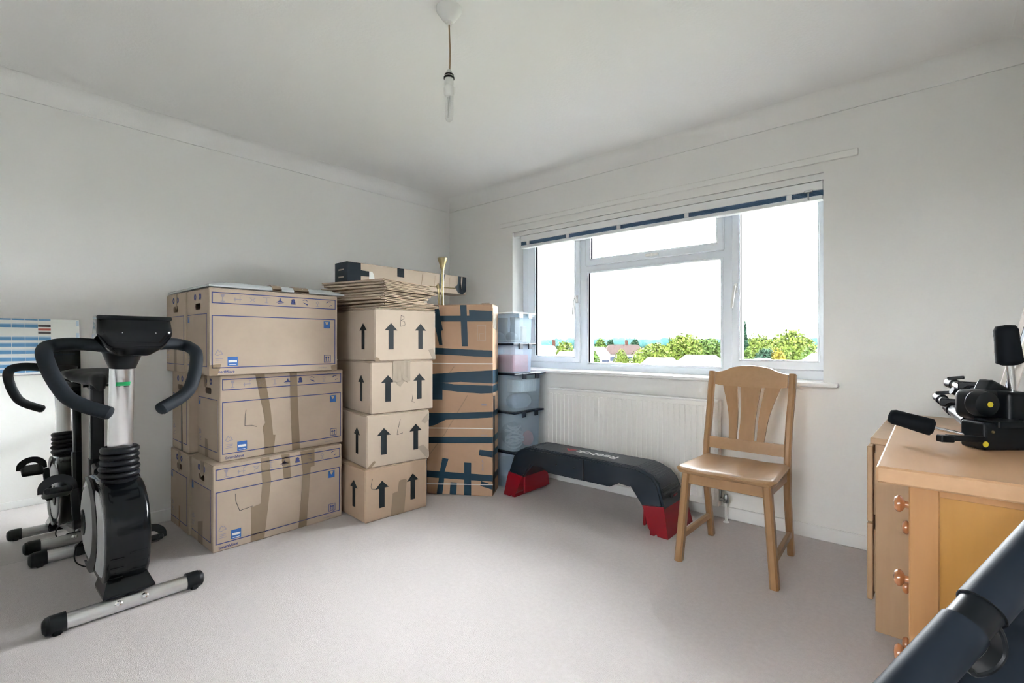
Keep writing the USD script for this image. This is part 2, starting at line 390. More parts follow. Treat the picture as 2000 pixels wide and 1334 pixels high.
part(rd, 'valve', L_([tube([(2.515, -.07, .13), (2.56, -.07, .13)], .010, 12), lathe([(0, -.02), (.012, -.02), (.016, -.012), (.016, .012), (.011, .03), (0, .03)], 16, at=(2.56, -.07, .135)), tube([(2.56, -.07, .135), (2.56, -.105, .13)], .009, 10), tube([(2.525, -.07, .13), (2.525, -.07, .19)], .007, 8)], ro), 'valve_metal')
part(rd, 'pipe', L_([tube([(2.56, -.07, .0), (2.56, -.07, .12)], .0075, 10), lathe([(0, 0), (.018, 0), (.012, .008), (0, .008)], 14, at=(2.56, -.07, 0))], ro), 'gloss_white')
part(rd, 'wall_bracket', L_([cb(x - .02, x + .02, -.05, -.001, .2, .62, .003) for x in (1.5, 2.27)], ro), 'radiator_white')

# ================================================================== CARDBOARD BOXES
# box frame: x along the front face, y into the box, z up; front face y = 0 seen from -y, side face x = 0 seen from -x
class Box:
    def __init__(s, name, label, o, ang, Lx, D, H, mat, group=None, b=.004, flap=True, hole=None, cat_='cardboard box', lean=None):
        a = math.radians(ang); s.L, s.D, s.H = Lx, D, H
        c = np.array([o[0] + Lx / 2 * math.cos(a) - D / 2 * math.sin(a), o[1] + Lx / 2 * math.sin(a) + D / 2 * math.cos(a), o[2]])
        s.p = thing(name, label, cat_, c, ang, group)
        body = cb(0, Lx, 0, D, 0, H, b)
        if hole: body = cut(body, *hole)
        s.add('body', body, mat)
        if flap:      # top flaps meeting over the middle
            for y0, y1 in ((.002, D / 2 - .0015), (D / 2 + .0015, D - .002)):
                s.add('flap', cb(.002, Lx - .002, y0, y1, H - .0005, H + .0028, .001), mat)
    def add(s, name, m, mat, label=None, kind=None, smooth=False):
        if isinstance(m, list): m = cat(m)
        return part(s.p, name, tr(m, (-s.L / 2, -s.D / 2, 0)), mat, label, smooth, kind)
    def front(s, name, poly, mat, t=.0007, label=None, kind=None, base=.0002):
        m = poly if isinstance(poly, trimesh.Trimesh) else prism(poly, t + base)
        return s.add(name, swap(m, XZ, (0, base, 0)), mat, label, kind)
    def side(s, name, poly, mat, t=.0007, label=None, kind=None, base=.0002):
        m = poly if isinstance(poly, trimesh.Trimesh) else prism(poly, t + base)
        return s.add(name, swap(m, [(0, -1, 0), (0, 0, 1), (-1, 0, 0)], (base, s.D, 0)), mat, label, kind)

def icons(i):
    """small household pictograms of the print band, about 40 mm high"""
    B = shapely.box
    g = [[stroke([(0, -.018), (0, .006)], .004), stroke([(-.008, -.018), (.008, -.018)], .004), Polygon([(-.010, .020), (.010, .020), (.006, .004), (-.006, .004)])],
         [stroke([(-.018, -.004), (.016, -.004)], .004), stroke([(-.014, -.014), (-.014, .004)], .003), stroke([(.010, -.014), (.010, .014)], .003), stroke([(.010, .014), (.020, .016)], .003)],
         [stroke([(-.018, .008), (.018, .008)], .003), stroke([(-.012, -.012), (.012, .006)], .003), stroke([(.012, -.012), (-.012, .006)], .003)],
         [stroke([(-.018, .014), (.018, .014)], .004), stroke([(0, .014), (0, -.014)], .003), stroke([(-.008, -.014), (.008, -.014)], .003)],
         [Polygon([(-.024, -.008), (.022, -.008), (.004, .004), (0, .018), (-.006, .002)]), stroke([(-.012, -.013), (.012, -.013)], .003)],
         [Point(0, .006).buffer(.010), B(-.012, -.014, .012, -.002)],
         [stroke([(-.016, .012), (-.004, .016), (.010, .010)], .003), Polygon([(-.016, 0), (.010, -.006), (.014, -.016), (.004, -.012), (-.010, -.004)])],
         [Point(0, .004).buffer(.009).difference(Point(0, .004).buffer(.005)), stroke([(0, -.006), (0, -.018)], .003), stroke([(-.008, -.018), (.008, -.018)], .003)],
         [stroke([(-.016, .006), (-.008, .014), (.008, .014)], .004), stroke([(.002, -.012), (.014, -.006)], .003)]]
    return unary_union(g[i])
def move(g, x, y): return shapely.affinity.translate(g, x, y)
import shapely.affinity
def mail_mark(w, h):
    g = shapely.box(0, 0, w, h).difference(Polygon([(w * .22, h * .90), (w * .78, h * .90), (w * .62, h * .52), (w * .5, h * .42), (w * .38, h * .52)]))
    return g
def up_mark(w, h):
    g = [frame_poly(0, w, 0, h, .003)]
    for x in (w * .33, w * .67):
        g += [shapely.box(x - .002, h * .2, x + .002, h * .62), Polygon([(x - .007, h * .58), (x + .007, h * .58), (x, h * .84)])]
    return unary_union(g + [shapely.box(w * .15, h * .12, w * .85, h * .17)])
def recycle_mark():
    g = [stroke([(0, .012), (.012, .034), (.020, .024)], .004), stroke([(.024, .030), (.034, .012), (.018, .010)], .004), stroke([(.004, .008), (.014, .006)], .004)]
    g += [shapely.box(.0, -.012, .036, -.009), shapely.box(.004, -.020, .032, -.017), shapely.box(0, -.030, .036, -.027)]
    return unary_union(g)
def hand_hole(D, y, z, w=.092, h=.034):
    return rb(-.02, .030, D - y - w / 2, D - y + w / 2, z - h / 2, z + h / 2, .012)
def long_box(label, o, Lx, D, H, seen=True, name='moving_box', group=None):
    B = Box(name, label, o, 90, Lx, D, H, 'cardboard', group, hole=[hand_hole(D, D * .50, H * .805), cb(.0045, Lx - .006, .006, D - .006, .006, H - .006, 0)])
    k = H / .45
    if seen:
        B.front('print_border', frame_poly(.012, Lx - .012, .372 * k, .431 * k, .0048), 'print_blue')
        B.front('print_border', frame_poly(.012, Lx - .014, .038 * k, .312 * k, .0048), 'print_blue')
        for i in range(9):
            x = .062 + i * (Lx - .115) / 8
            B.front('pictogram', move(icons(i), x, .403 * k), 'print_blue' if i in (4, 5, 6, 8) else 'print_pale')
        B.front('mail_emblem', mail_mark(.040, .042), 'label_blue')
        B.front('upright_mark', move(up_mark(.042, .046), Lx - .086, .048 * k), 'print_blue')
        B.front('recycling_mark', move(recycle_mark(), .028, .098 * k), 'print_pale')
        B.front('blue_label', shapely.box(.085, .048 * k, .134, .096 * k), 'label_blue')
        B.front('label_strip', shapely.box(.089, .066 * k, .130, .078 * k), 'label_white', t=.0010)
        B.front('label_strip', shapely.box(.093, .053 * k, .126, .056 * k), 'label_white', t=.0010)
        B.front('lettering', swap(text('SmartMove', .0125, .0008, True), np.eye(3), (.026, .013 * k, 0)), 'print_blue')
        B.front('lettering', swap(text('SmartMove', .007, .0008), np.eye(3), (Lx - .12, .016 * k, 0)), 'print_pale')
    g = unary_union([shapely.box(.012, .318 * k, D - .03, .3215 * k), shapely.box(D - .034, .045 * k, D - .0305, .32 * k), shapely.box(.012, .045 * k, D - .03, .0485 * k)])
    B.side('print_border', g, 'print_blue')
    for y in (D * .5 - .04, D * .5 + .04):
        B.side('round_mark', move(Point(0, 0).buffer(.017).difference(Point(0, 0).buffer(.007)), y, .413 * k), 'print_blue')
    B.side('mail_emblem', move(mail_mark(.026, .034), .014, .279 * k), 'label_blue')
    B.side('recycling_mark', move(recycle_mark(), .02, .11 * k), 'print_pale')
    return B
# fix: the mail emblem sits at the top right of the lower border
_front = Box.front
def _placed(s, name, poly, mat, **k):
    if name == 'mail_emblem': poly = move(poly, s.L - .088, .256 * s.H / .45)
    return _front(s, name, poly, mat, **k)
Box.front = _placed

# front column
b1 = long_box('bottom moving box of the front long stack, pen L cut off by tape', (.720, -2.246, 0), .715, .345, .445)
b1.front('tape', [(.232, .445), (.278, .445), (.288, .313), (.270, .15), (.252, .002), (.182, .002), (.185, .189), (.232, .197), (.242, .309)], 'brown_tape')
b1.front('tape', [(.454, .445), (.539, .445), (.539, .346), (.515, .344), (.503, .17), (.49, .002), (.442, .002), (.458, .17), (.468, .317)], 'brown_tape')
b1.front('tape', [(.345, .445), (.39, .445), (.4, .303), (.38, .299), (.359, .305)], 'brown_tape')
b1.front('pen_mark', stroke([(.106, .281), (.108, .242), (.127, .187), (.191, .195)], .0028), 'pen')
b1.side('tape', [(.16, .445), (.215, .445), (.212, .40), (.20, .375), (.17, .36), (.155, .37)], 'brown_tape')
b1.side('tape', [(.113, .11), (.19, .13), (.19, .002), (.113, .002)], 'brown_tape')
b2 = long_box('middle moving box of the front long stack, pen L beside two long tapes', (.675, -2.200, .449), .702, .345, .456)
b2.front('tape', [(.176, .456), (.225, .456), (.246, .33), (.258, .26), (.268, .16), (.272, .108), (.285, .106), (.274, .001), (.227, .003), (.224, .088), (.216, .158), (.229, .18), (.216, .26), (.200, .33)], 'brown_tape')
b2.front('tape', [(.366, .456), (.408, .456), (.416, .24), (.427, .001), (.380, .001), (.372, .24)], 'brown_tape')
b2.front('pen_mark', stroke([(.129, .263), (.124, .224), (.123, .178), (.159, .176), (.182, .166)], .0028), 'pen')
b2.side('tape', [(.12, .10), (.155, .10), (.16, .075), (.172, .07), (.172, .001), (.12, .001)], 'brown_tape')
b2.side('tape', [(.10, .455), (.15, .455), (.145, .40), (.135, .38), (.115, .385), (.10, .41)], 'brown_tape')
b3 = long_box('top moving box of the front long stack, front without any pen mark', (.742, -2.270, .910), .697, .350, .447)
b3.front('tape', [(.001, .055), (.056, .060), (.048, .03), (.037, .001), (.001, .001)], 'brown_tape')
b3.front('tape', [(.655, .03), (.696, .035), (.696, .001), (.66, .001)], 'brown_tape')
# rear column, against the wall
r1 = long_box('bottom moving box of the rear stack, against the wall', (.362, -2.255, 0), .70, .340, .447, False)
r1.side('tape', [(.15, .445), (.19, .445), (.185, .35), (.16, .33), (.15, .36)], 'brown_tape'); r1.side('tape', [(.16, .13), (.185, .13), (.185, .01), (.16, .01)], 'cardboard_dark')
r2 = long_box('middle moving box of the rear stack, long dark tape down its end', (.324, -2.245, .450), .70, .308, .456, False)
r2.side('tape', [(.17, .36), (.19, .36), (.20, .002), (.175, .002)], 'black_tape')
r3 = long_box('top moving box of the rear stack, against the wall', (.382, -2.275, .910), .70, .365, .447, False)
r3.side('tape', [(.185, .445), (.215, .445), (.21, .36), (.185, .36)], 'brown_tape'); r3.side('tape', [(.15, .14), (.2, .16), (.2, .002), (.15, .002)], 'brown_tape')

# bubble-wrapped flat parcel lying across the two stacks
rng = np.random.default_rng(3)
bx = np.linspace(.03, .74, 60); by = np.linspace(-2.27, -1.525, 70)
def edge_fall(X, Y): return np.clip(np.minimum(np.minimum(X - .03, .74 - X) / .03, np.minimum(Y + 2.27, -1.525 - Y) / .10), 0, 1) ** .5
def bub(X, Y): return .0025 * (np.sin(X * 260) * np.sin(Y * 260)) + .006 * meshkit.noise(np.stack([X * 14, Y * 14, 0 * X], -1), 5)
wz = 1.3625
bw = slab(bx, by, lambda X, Y: wz + .012 + edge_fall(X, Y) * (.017 + bub(X, Y)), lambda X, Y: wz + .0 * X + .004 * (1 - edge_fall(X, Y)))
bwo = (.38, -1.87, wz)
bwp = thing('bubble_wrapped_parcel', 'flat grey bubble-wrapped parcel lying on top of the long box stacks', 'parcel', bwo)
part(bwp, 'wrap', L_(bw, bwo), 'bubble_wrap')
part(bwp, 'contents', L_(cb(.09, .665, -2.17, -1.56, wz + .005, wz + .013, .003), bwo), 'cardboard_dark')
for y0, y1 in ((-1.958, -1.908), (-1.838, -1.752)):
    tx = np.linspace(.05, .7425, 40); ty = np.linspace(y0, y1, 4)
    part(bwp, 'tape', L_(slab(tx, ty, lambda X, Y: wz + .013 + edge_fall(X, -1.8 + 0 * Y) * .0235, lambda X, Y: wz + .004 + edge_fall(X, -1.8 + 0 * Y) * .024), bwo), 'brown_tape')
    part(bwp, 'tape', L_(tr(rb(.7385, .7425, y0, y1, wz, wz + .016, .002)), bwo), 'brown_tape')

# ---- four white cube boxes with arrows
def arrow(x, z0, z1, w=.092, sw=.036):
    h = .045
    return Polygon([(x - sw / 2, z0), (x + sw / 2, z0), (x + sw / 2, z1 - h), (x + w / 2, z1 - h), (x, z1), (x - w / 2, z1 - h), (x - sw / 2, z1 - h)])
def arrow_box(label, o, ang, Lx, H, mat='cardboard_pale', D=.55, tops=(.235, .237)):
    B = Box('arrow_box', label, o, ang, Lx, D, H, mat, b=.007)
    B.front('arrow', arrow(.112, .072, tops[0]), 'ink_black'); B.front('arrow', arrow(.332, .073, tops[1], .088, .034), 'ink_black')
    B.side('arrow', arrow(D - .14, .072, .235, .092, .036), 'ink_black')
    return B
a1 = arrow_box('arrow-printed box at the bottom of its stack with a long grey tape on the front', (.953, -1.513, 0), 86, .442, .314, 'cardboard_mid')
a1.front('tape', [(.171, .002), (.186, .142), (.222, .147), (.230, .205), (.242, .214), (.278, .214), (.287, .205), (.267, .002)], 'brown_tape')
a1.front('pen_mark', stroke([(.047, .257), (.039, .215), (.042, .200), (.072, .192)], .0026), 'pen')
a2 = arrow_box('arrow-printed box second from the bottom of its stack with torn tape at both right corners', (.934, -1.492, .318), 81.5, .432, .318)
a2.front('tape', [(.345, .085), (.385, .097), (.430, .05), (.430, .012), (.416, .003)], 'clear_tape')
a2.front('tape', [(.372, .25), (.43, .305), (.43, .255), (.402, .232)], 'clear_tape')
a2.front('tape', [(.002, .002), (.03, .004), (.061, .035), (.048, .043)], 'brown_tape')
a2.front('pen_mark', stroke([(.223, .277), (.206, .215), (.201, .183), (.24, .190)], .0026), 'pen')
a3 = arrow_box('arrow-printed box second from the top with crumpled shiny tape hanging over its front', (.930, -1.460, .640), 81.5, .435, .320)
tx = np.linspace(.145, .265, 14); tz = np.linspace(.19, .322, 14)
crk = slab(tx, tz, lambda X, Y: .0015 + .0035 * meshkit.noise(np.stack([X * 60, Y * 18, 0 * X], -1), 8), lambda X, Y: .0003 + 0 * X)
a3.front('tape', crk, 'clear_tape')
a3.front('tape', [(.16, .20), (.215, .20), (.22, .185), (.196, .160), (.175, .175)], 'clear_tape', t=.0012)
a3.front('tape', [(.205, .235), (.225, .235), (.255, .195), (.245, .185), (.21, .205)], 'clear_tape', t=.006)
a3.front('pen_mark', stroke([(.285, .10), (.279, .06), (.30, .052)], .0026), 'pen')
a4 = arrow_box('arrow-printed box on top of its stack marked with a pen letter B', (.955, -1.448, .964), 87, .455, .320)
a4.front('pen_mark', stroke([(.184, .285), (.180, .218), (.184, .285), (.206, .280), (.205, .262), (.184, .255), (.212, .245), (.214, .225), (.180, .216)], .002), 'pen')
a4.front('tape', [(.395, .065), (.43, .075), (.453, .03), (.453, .003), (.43, .004)], 'clear_tape')
a4.front('tape', [(.001, .001), (.035, .001), (.03, .02), (.012, .026), (.001, .02)], 'brown_tape')

# ---- flattened boxes stacked on the arrow boxes
fo = np.array([.98, -1.405]); fz = 1.2895
fl_lab = ['bottom', 'second from the bottom', 'third from the bottom', 'fourth from the bottom', 'middle', 'fifth from the top', 'fourth from the top', 'third from the top', 'second from the top', 'top']
for i in range(10):
    ang = 191 + rng.uniform(-3.5, 3.5) - (8 if i < 2 else 0)
    o = fo + np.array([rng.uniform(-.03, .012), rng.uniform(-.02, .025)]) + ((-.02, -.03) if i == 0 else (0, 0))
    p = thing('flattened_box', f'flattened cardboard box, {fl_lab[i]} of the pile on the arrow boxes', 'cardboard', (o[0] + .004, o[1] + .012, fz), ang - 180, group=None)
    Lx, Dy = .56 + rng.uniform(-.05, .03) + (.1 if i < 3 else 0), .45 + rng.uniform(-.02, .02)
    # local: x runs to the left wall (negative), y to the window
    xs_, ys_ = np.linspace(-Lx, 0, 9), np.linspace(0, Dy, 9); sd = i * 7
    def wob(X, Y, s): return .0035 * (meshkit.noise(np.stack([X * 5, Y * 5, 0 * X + s], -1), sd) - .5)
    t = .0075
    part(p, 'lower_panel', slab(xs_, ys_, lambda X, Y: t - .0020 + wob(X, Y, 0), lambda X, Y: .001 + wob(X, Y, 0)), 'cardboard_flat', smooth=False)
    part(p, 'upper_panel', slab(xs_, ys_, lambda X, Y: 2 * t + wob(X, Y, 0), lambda X, Y: t + .0018 + wob(X, Y, 0)), 'cardboard_flat', smooth=False)
    part(p, 'folded_edge', tube([(-Lx + .01, .003, t + .0005), (-Lx * .5, .003, t + .0004), (-.01, .003, t + .0005)], .0062, 8), 'cardboard')
    s0 = rng.uniform(.12, .3)
    part(p, 'flap_slot', cb(-.012, .0015, s0, s0 + .12, t - .001, t + .002, .0005), 'cardboard_dark', smooth=False)
    fz += 2 * t + .0035
# ---- long taped carton lying on the pile
cz = fz + .003
K = Box('taped_carton', 'long flat carton with black taped ends lying on the pile of flattened boxes', (.515, -1.372, cz), 89.5, 1.09, .165, .150, 'cardboard_pale', b=.004, flap=False)
K.side('end_tape', unary_union([frame_poly(0, .165, 0, .150, .045), shapely.box(0, .055, .165, .095)]), 'black_tape', t=.0012)
K.front('tape', [(0, .004), (.10, .004), (.10, .060), (.165, .062), (.165, .098), (.10, .100), (.10, .148), (0, .148)], 'black_tape')
K.front('tape', [(.40, .085), (.46, .085), (.46, .149), (.40, .149)], 'black_tape')
K.front('tape', [(.79, .02), (.835, .03), (.86, .148), (.805, .148), (.80, .07)], 'black_tape')
K.front('tape', [(.965, .06), (.985, .068), (.995, .085), (1.0, .148), (1.035, .148), (1.03, .10), (1.045, .03), (1.05, .148), (1.09, .148), (1.09, .03), (1.05, .001), (1.00, .01), (.985, .03)], 'black_tape')
K.front('tape', [(.165, .02), (.21, .02), (.205, .075), (.19, .098), (.165, .098), (.165, .062), (.165, .05)], 'label_white', label='pale strip beside the taped end')
for x in (.62, .745, .90):
    K.front('crease', stroke([(x, .02), (x + .012, .13)], .0022), 'cardboard_dark')

# ---- tall carton wound with blue-black tape
T_ = Box('tall_carton', 'tall narrow carton wrapped in wide dark blue tape between the arrow boxes and crates', (.769, -.900, 0), 32, .480, .195, 1.343, 'cardboard_warm', b=.005)
def tp(pts, t=.0008, mat='blue_tape', name='tape'): return T_.front(name, pts, mat, t=t)
tp([(.246, 1.342), (.292, 1.342), (.302, 1.051), (.258, 1.051)], .0012)
tp([(.002, 1.268), (.479, 1.266), (.479, 1.226), (.002, 1.228)])
tp([(.31, 1.306), (.479, 1.299), (.479, 1.231), (.33, 1.248), (.312, 1.258)], .0014)
tp([(.003, 1.342), (.088, 1.342), (.100, 1.25), (.120, 1.165), (.106, 1.160), (.116, 1.06), (.092, 1.06), (.06, 1.20)], .0016)
tp([(.002, 1.043), (.20, 1.034), (.42, 1.023), (.479, 1.022), (.479, .975), (.40, .978), (.20, .988), (.002, .996)])
tp([(.002, .849), (.20, .866), (.479, .884), (.479, .792), (.25, .80), (.002, .786)])
tp([(.002, .790), (.12, .792), (.20, .782), (.479, .776), (.479, .725), (.397, .720), (.25, .728), (.116, .741), (.116, .672), (.002, .671)], .0014)
tp([(.002, .575), (.25, .583), (.479, .594), (.479, .554), (.30, .540), (.14, .530), (.06, .49), (.002, .475)])
tp([(.002, .404), (.479, .418), (.479, .374), (.002, .360)])
tp([(.386, .326), (.479, .319), (.479, .274), (.38, .287)])
tp([(.002, .164), (.479, .150), (.479, .105), (.002, .117)])
tp([(.116, .26), (.161, .252), (.134, .169), (.128, .10), (.116, .002), (.074, .002), (.098, .167)], .0014)
tp([(.275, .232), (.325, .231), (.325, .002), (.275, .002)], .0016)
tp([(.175, .088), (.222, .087), (.217, .002), (.169, .002)], .0012)
tp([(.397, .106), (.479, .083), (.479, .049), (.392, .072)], .0018)
for a, b in (((.002, .929), (.479, .929)), ((.002, .468), (.479, .476)), ((.002, .069), (.479, .085))):
    T_.front('strap', stroke([a, b], .007), 'strap_white', t=.0022)
T_.front('print_line', stroke([(.299, .704), (.128, .421), (.021, .279)], .006), 'cardboard_dark')
T_.front('print_line', stroke([(.20, .905), (.17, .865)], .006), 'cardboard_dark')
T_.front('print_mark', unary_union([shapely.box(.40, .635, .435, .650)] + [frame_poly(.395, .44, .41, .43, .003)] + [shapely.box(.408, .45 + k * .018, .412, .46 + k * .018) for k in range(3)] + [move(Point(0, 0).buffer(.012).difference(shapely.box(0, -.02, .02, .02)).difference(Point(0, 0).buffer(.008)), .415, z) for z in (.245, .215, .19)]), 'print_pale')
T_.front('print_mark', unary_union([frame_poly(.37, .43, 1.09, 1.20, .003), stroke([(.385, 1.10), (.385, 1.14), (.415, 1.14)], .003)]), 'cardboard')
def rs(pts, mat='blue_tape', t=.0008):      # right-hand face, x = L
    m = swap(prism(Polygon(pts), t + .0002), [(0, 1, 0), (0, 0, 1), (1, 0, 0)], (T_.L - .0002, 0, 0)); T_.add('tape', m, mat)
for z0, z1 in ((.79, .884), (.725, .776), (.554, .594), (.374, .418), (.274, .32), (.105, .15)): rs([(.003, z0), (.19, z0), (.19, z1), (.003, z1)])
rs([(.02, .02), (.075, .02), (.075, .70), (.02, .70)], 'black_tape')
rs([(.01, 1.18), (.12, 1.17), (.13, 1.30), (.01, 1.32)], 'clear_tape', .002)
T_.add('tape', tr(cb(.08, .46, .02, .10, T_.H + .003, T_.H + .0045, .0005)), 'black_tape')
T_.add('torn_flap', tr(cb(-.03, .03, -.001, .001, 0, .014, .0005), (.43, .012, T_.H + .001), rx=40, rz=-12), 'cardboard_pale')

# ---- brass lamp stand in the corner
lp = thing('brass_lamp_stand', 'slim brass lamp stand with a flared cup, standing in the corner behind the boxes', 'lamp', (.610, -.616, 0))
part(lp, 'base', lathe([(0, 0), (.085, 0), (.09, .008), (.086, .018), (.03, .026), (.014, .04), (0, .04)], 40), 'brass')
part(lp, 'stem', tube([(0, 0, .03), (0, 0, 1.66)], .0110, 18), 'brass')
part(lp, 'cup', lathe([(.0125, 1.640), (.0155, 1.655), (.022, 1.683), (.034, 1.715), (.036, 1.727), (.038, 1.735), (.034, 1.735), (.030, 1.722), (.0, 1.700), (0, 1.64)], 28), 'brass')
part(lp, 'reading_arm', tube([(-.021, -.018, .04), (-.021, -.018, 1.40), (-.022, -.019, 1.46), (-.028, -.024, 1.50), (-.036, -.031, 1.52)], .007, 12, 4), 'brass')
part(lp, 'joint', lathe([(0, -.018), (.010, -.014), (.013, 0), (.010, .014), (.006, .022), (0, .03)], 16, at=(-.026, -.022, 1.512)), 'brass')
part(lp, 'cross_rod', tube([(-.084, -.073, 1.516), (.078, .068, 1.500)], .0045, 8), 'brass')

# ---- crates
def crate(label, x0, x1, y0, y1, z0, H, lid='lid_navy', lipx=.014, group=None):
    cx, cy = (x0 + x1) / 2, (y0 + y1) / 2; a, b = (x1 - x0) / 2, (y1 - y0) / 2
    p = thing('storage_crate', label, 'storage box', (cx, cy, z0)); t = .93; th = .004
    def shell(ax, bx, z, ins): return [rect(2 * (ax - ins), 2 * (bx - ins), .02)]
    def loft(i, zz0, zz1):
        s0, s1 = np.array(rect(2 * (a * t - i), 2 * (b * t - i), .018)), np.array(rect(2 * (a - i), 2 * (b - i), .022))
        return trimesh.convex.convex_hull(np.vstack([np.c_[s0, np.full(8, zz0)], np.c_[s1, np.full(8, zz1)]]))
    part(p, 'tub', cut(loft(0, 0, H - .016), loft(th, th, H + .01)), 'clear_crate')
    part(p, 'rim', cut(rb(-a - .006, a + .006, -b - .006, b + .006, H - .028, H - .015, .006), cb(-a + .004, a - .004, -b + .004, b - .004, 0, 1, 0)), 'clear_crate')
    l = part(p, 'lid', [rb(-a - lipx, a + lipx, -b - lipx, b + lipx, H - .015, H - .003, .005), rb(-a + .02, a - .02, -b + .02, b - .02, H - .006, H, .003)], lid)
    for s in (-.45, .45):
        part(p, 'clip', rb(a + lipx - .004, a + lipx + .008, b * s - .02, b * s + .02, H - .045, H - .004, .003), lid if lid != 'lid_navy' else 'lid_navy')
    return p
crate('clear storage crate with dark lid on the floor, bottom of the crate stack', .87, 1.200, -.440, -.115, 0, .275)
crate('clear storage crate holding white cables, second from the bottom of the crate stack', .87, 1.200, -.440, -.115, .276, .292)
crate('clear storage crate holding a white basket, third from the bottom of the crate stack', .87, 1.202, -.445, -.110, .569, .283, 'lid_navy', .018)
crate('small clear storage crate holding a red folder, second from the top of the crate stack', .90, 1.200, -.455, -.215, .853, .220)
crate('small clear storage crate with a pale lid on top of the crate stack', .90, 1.200, -.455, -.215, 1.074, .228, 'lid_pale')
def blob(c, r, seed, mat, name, label, ct, k=.25):
    s = trimesh.creation.icosphere(3, 1.0); n = meshkit.fbm(s.vertices * 2.2 + seed, 3, seed) - .5
    v = s.vertices * (1 + k * 2 * n)[:, None] * np.array(r); v[:, 2] = np.maximum(v[:, 2], -r[2] * .8)
    s.vertices = v + np.array(c) + (0, 0, r[2] * .8); return solo(name, s, mat, label, ct)
blob((1.03, -.28, .006), (.13, .12, .11), 1, 'cloth_blue', 'cloth_bundle', 'blue cloth bundle inside the bottom crate', 'cloth')
cbl = []
for k in range(7):
    c = np.array([1.10 + rng.uniform(-.02, .02), -.33 + rng.uniform(-.02, .02), .30 + k * .022]); r_ = .06 + rng.uniform(-.01, .012)
    cbl.append(tube([c + (r_ * .9 * math.cos(t), r_ * math.sin(t), .012 * math.sin(2 * t + k)) for t in np.linspace(0, 2 * PI, 25)], .006, 8))
solo('cable_coil', cbl, 'cloth_white', 'coil of white cables inside the second lowest crate', 'cable')
blob((1.12, -.19, .284), (.04, .05, .06), 4, 'folder_red', 'red_pouch', 'small red pouch inside the second lowest crate', 'pouch', .1)
blob((.98, -.22, .284), (.08, .08, .09), 14, 'cloth_blue', 'cloth_bundle', 'blue cloth beside the white cables in the second lowest crate', 'cloth')
bk = thing('white_basket', 'white ribbed plastic basket inside the middle crate', 'basket', (1.12, -.26, .70))
part(bk, 'tray', cut(cb(-.055, .055, -.11, .11, 0, .10, .006), cb(-.051, .051, -.106, .106, .004, .2, 0)), 'gloss_white')
part(bk, 'rib', [cb(.054, .058, y - .004, y + .004, .01, .09, .001) for y in np.linspace(-.1, .1, 11)], 'cloth_white', kind='stuff')
blob((1.09, -.26, .577), (.075, .12, .065), 6, 'cloth_blue', 'cloth_bundle', 'blue cloth bundle under the basket in the middle crate', 'cloth', .1)
fdr = thing('red_folder', 'red folder box inside the second crate from the top', 'folder', (1.05, -.335, .859))
part(fdr, 'cover', cb(-.12, .12, -.09, .09, 0, .125, .004), 'folder_red'); part(fdr, 'flap', cb(-.121, .121, -.092, -.089, .03, .12, .001), 'folder_red')
def boot(loc, label, m='cloth_dark'):
    p = thing('boot', label, 'boot', loc)
    part(p, 'shaft', lathe([(0, .02), (.036, .02), (.040, .08), (.036, .14), (.040, .185), (.0, .185)], 20), m)
    part(p, 'foot', rb(-.034, .034, -.085, .036, .006, .075, .03), m); part(p, 'sole', rb(-.036, .036, -.09, .038, 0, .012, .005), 'black_plastic')
boot((1.00, -.345, 1.080), 'left dark boot inside the top crate'); boot((1.125, -.345, 1.080), 'right dark boot inside the top crate, nearer its corner')
solo('tan_carton', cb(1.095, 1.155, -.295, -.242, 1.080, 1.20, .004), 'box_tan', 'small tan carton inside the top crate', 'box')

# ================================================================== STEP BENCH
so = (1.80, -.37, 0)
sp = thing('step_bench', 'black aerobic step bench with red feet standing under the radiator', 'step bench', so)
def y_taper(m):
    v = m.vertices; z = v[:, 2] / .355
    n0, n1 = -.183 + .032 * z, .178 - .075 * z
    s = (v[:, 1] + .18) / .36; v[:, 1] = n0 + s * (n1 - n0); m.vertices = v; return m
half = [(.445, .338), (.50, .315), (.535, .275), (.575, .155), (.442, .145), (.405, .190), (.365, .238), (.295, .2475), (.232, .214)]
outl = [(.40, .352)] + half
poly = outl + [(-x, z) for x, z in reversed(outl)]
deck0 = Polygon(poly)
core = swap(prism(deck0, .334), XZ, (0, .167, 0))
ins = swap(prism(deck0.buffer(-.012, join_style=1), .36), XZ, (0, .18, 0))
part(sp, 'deck', y_taper(to_tm(to_mf(core) + to_mf(ins))), 'step_side', smooth=25)
top = [(-.40, .0), (.40, .0)]
arc = [(-.56, .20), (-.533, .282), (-.498, .320), (-.444, .344), (-.40, .3545), (0, .3555), (.40, .3545), (.444, .344), (.498, .320), (.533, .282), (.56, .20)]
a_ = np.array(arc); pad = Polygon(list(map(tuple, a_ + [0, .0015])) + list(map(tuple, (a_ - [0, .006])[::-1])))
part(sp, 'tread_mat', y_taper(swap(prism(pad, .300), XZ, (0, .150, 0))), 'step_top')
ribs = []
seg = LineString(arc)
for side_ in (1, -1):
    for k in range(15):
        s = .02 + k * .0165; q = seg.interpolate(s if side_ < 0 else seg.length - s); q2 = seg.interpolate((s + .004) if side_ < 0 else seg.length - s - .004)
        ang = math.degrees(math.atan2(q2.y - q.y, q2.x - q.x))
        if .062 < s < .11: continue
        ribs.append(tr(cb(-.0045, .0045, -.135, .135, -.003, .0045, .002), (q.x, 0, q.y), ry=-ang))
part(sp, 'grip_rib', y_taper(cat(ribs)), 'step_top', kind='stuff')
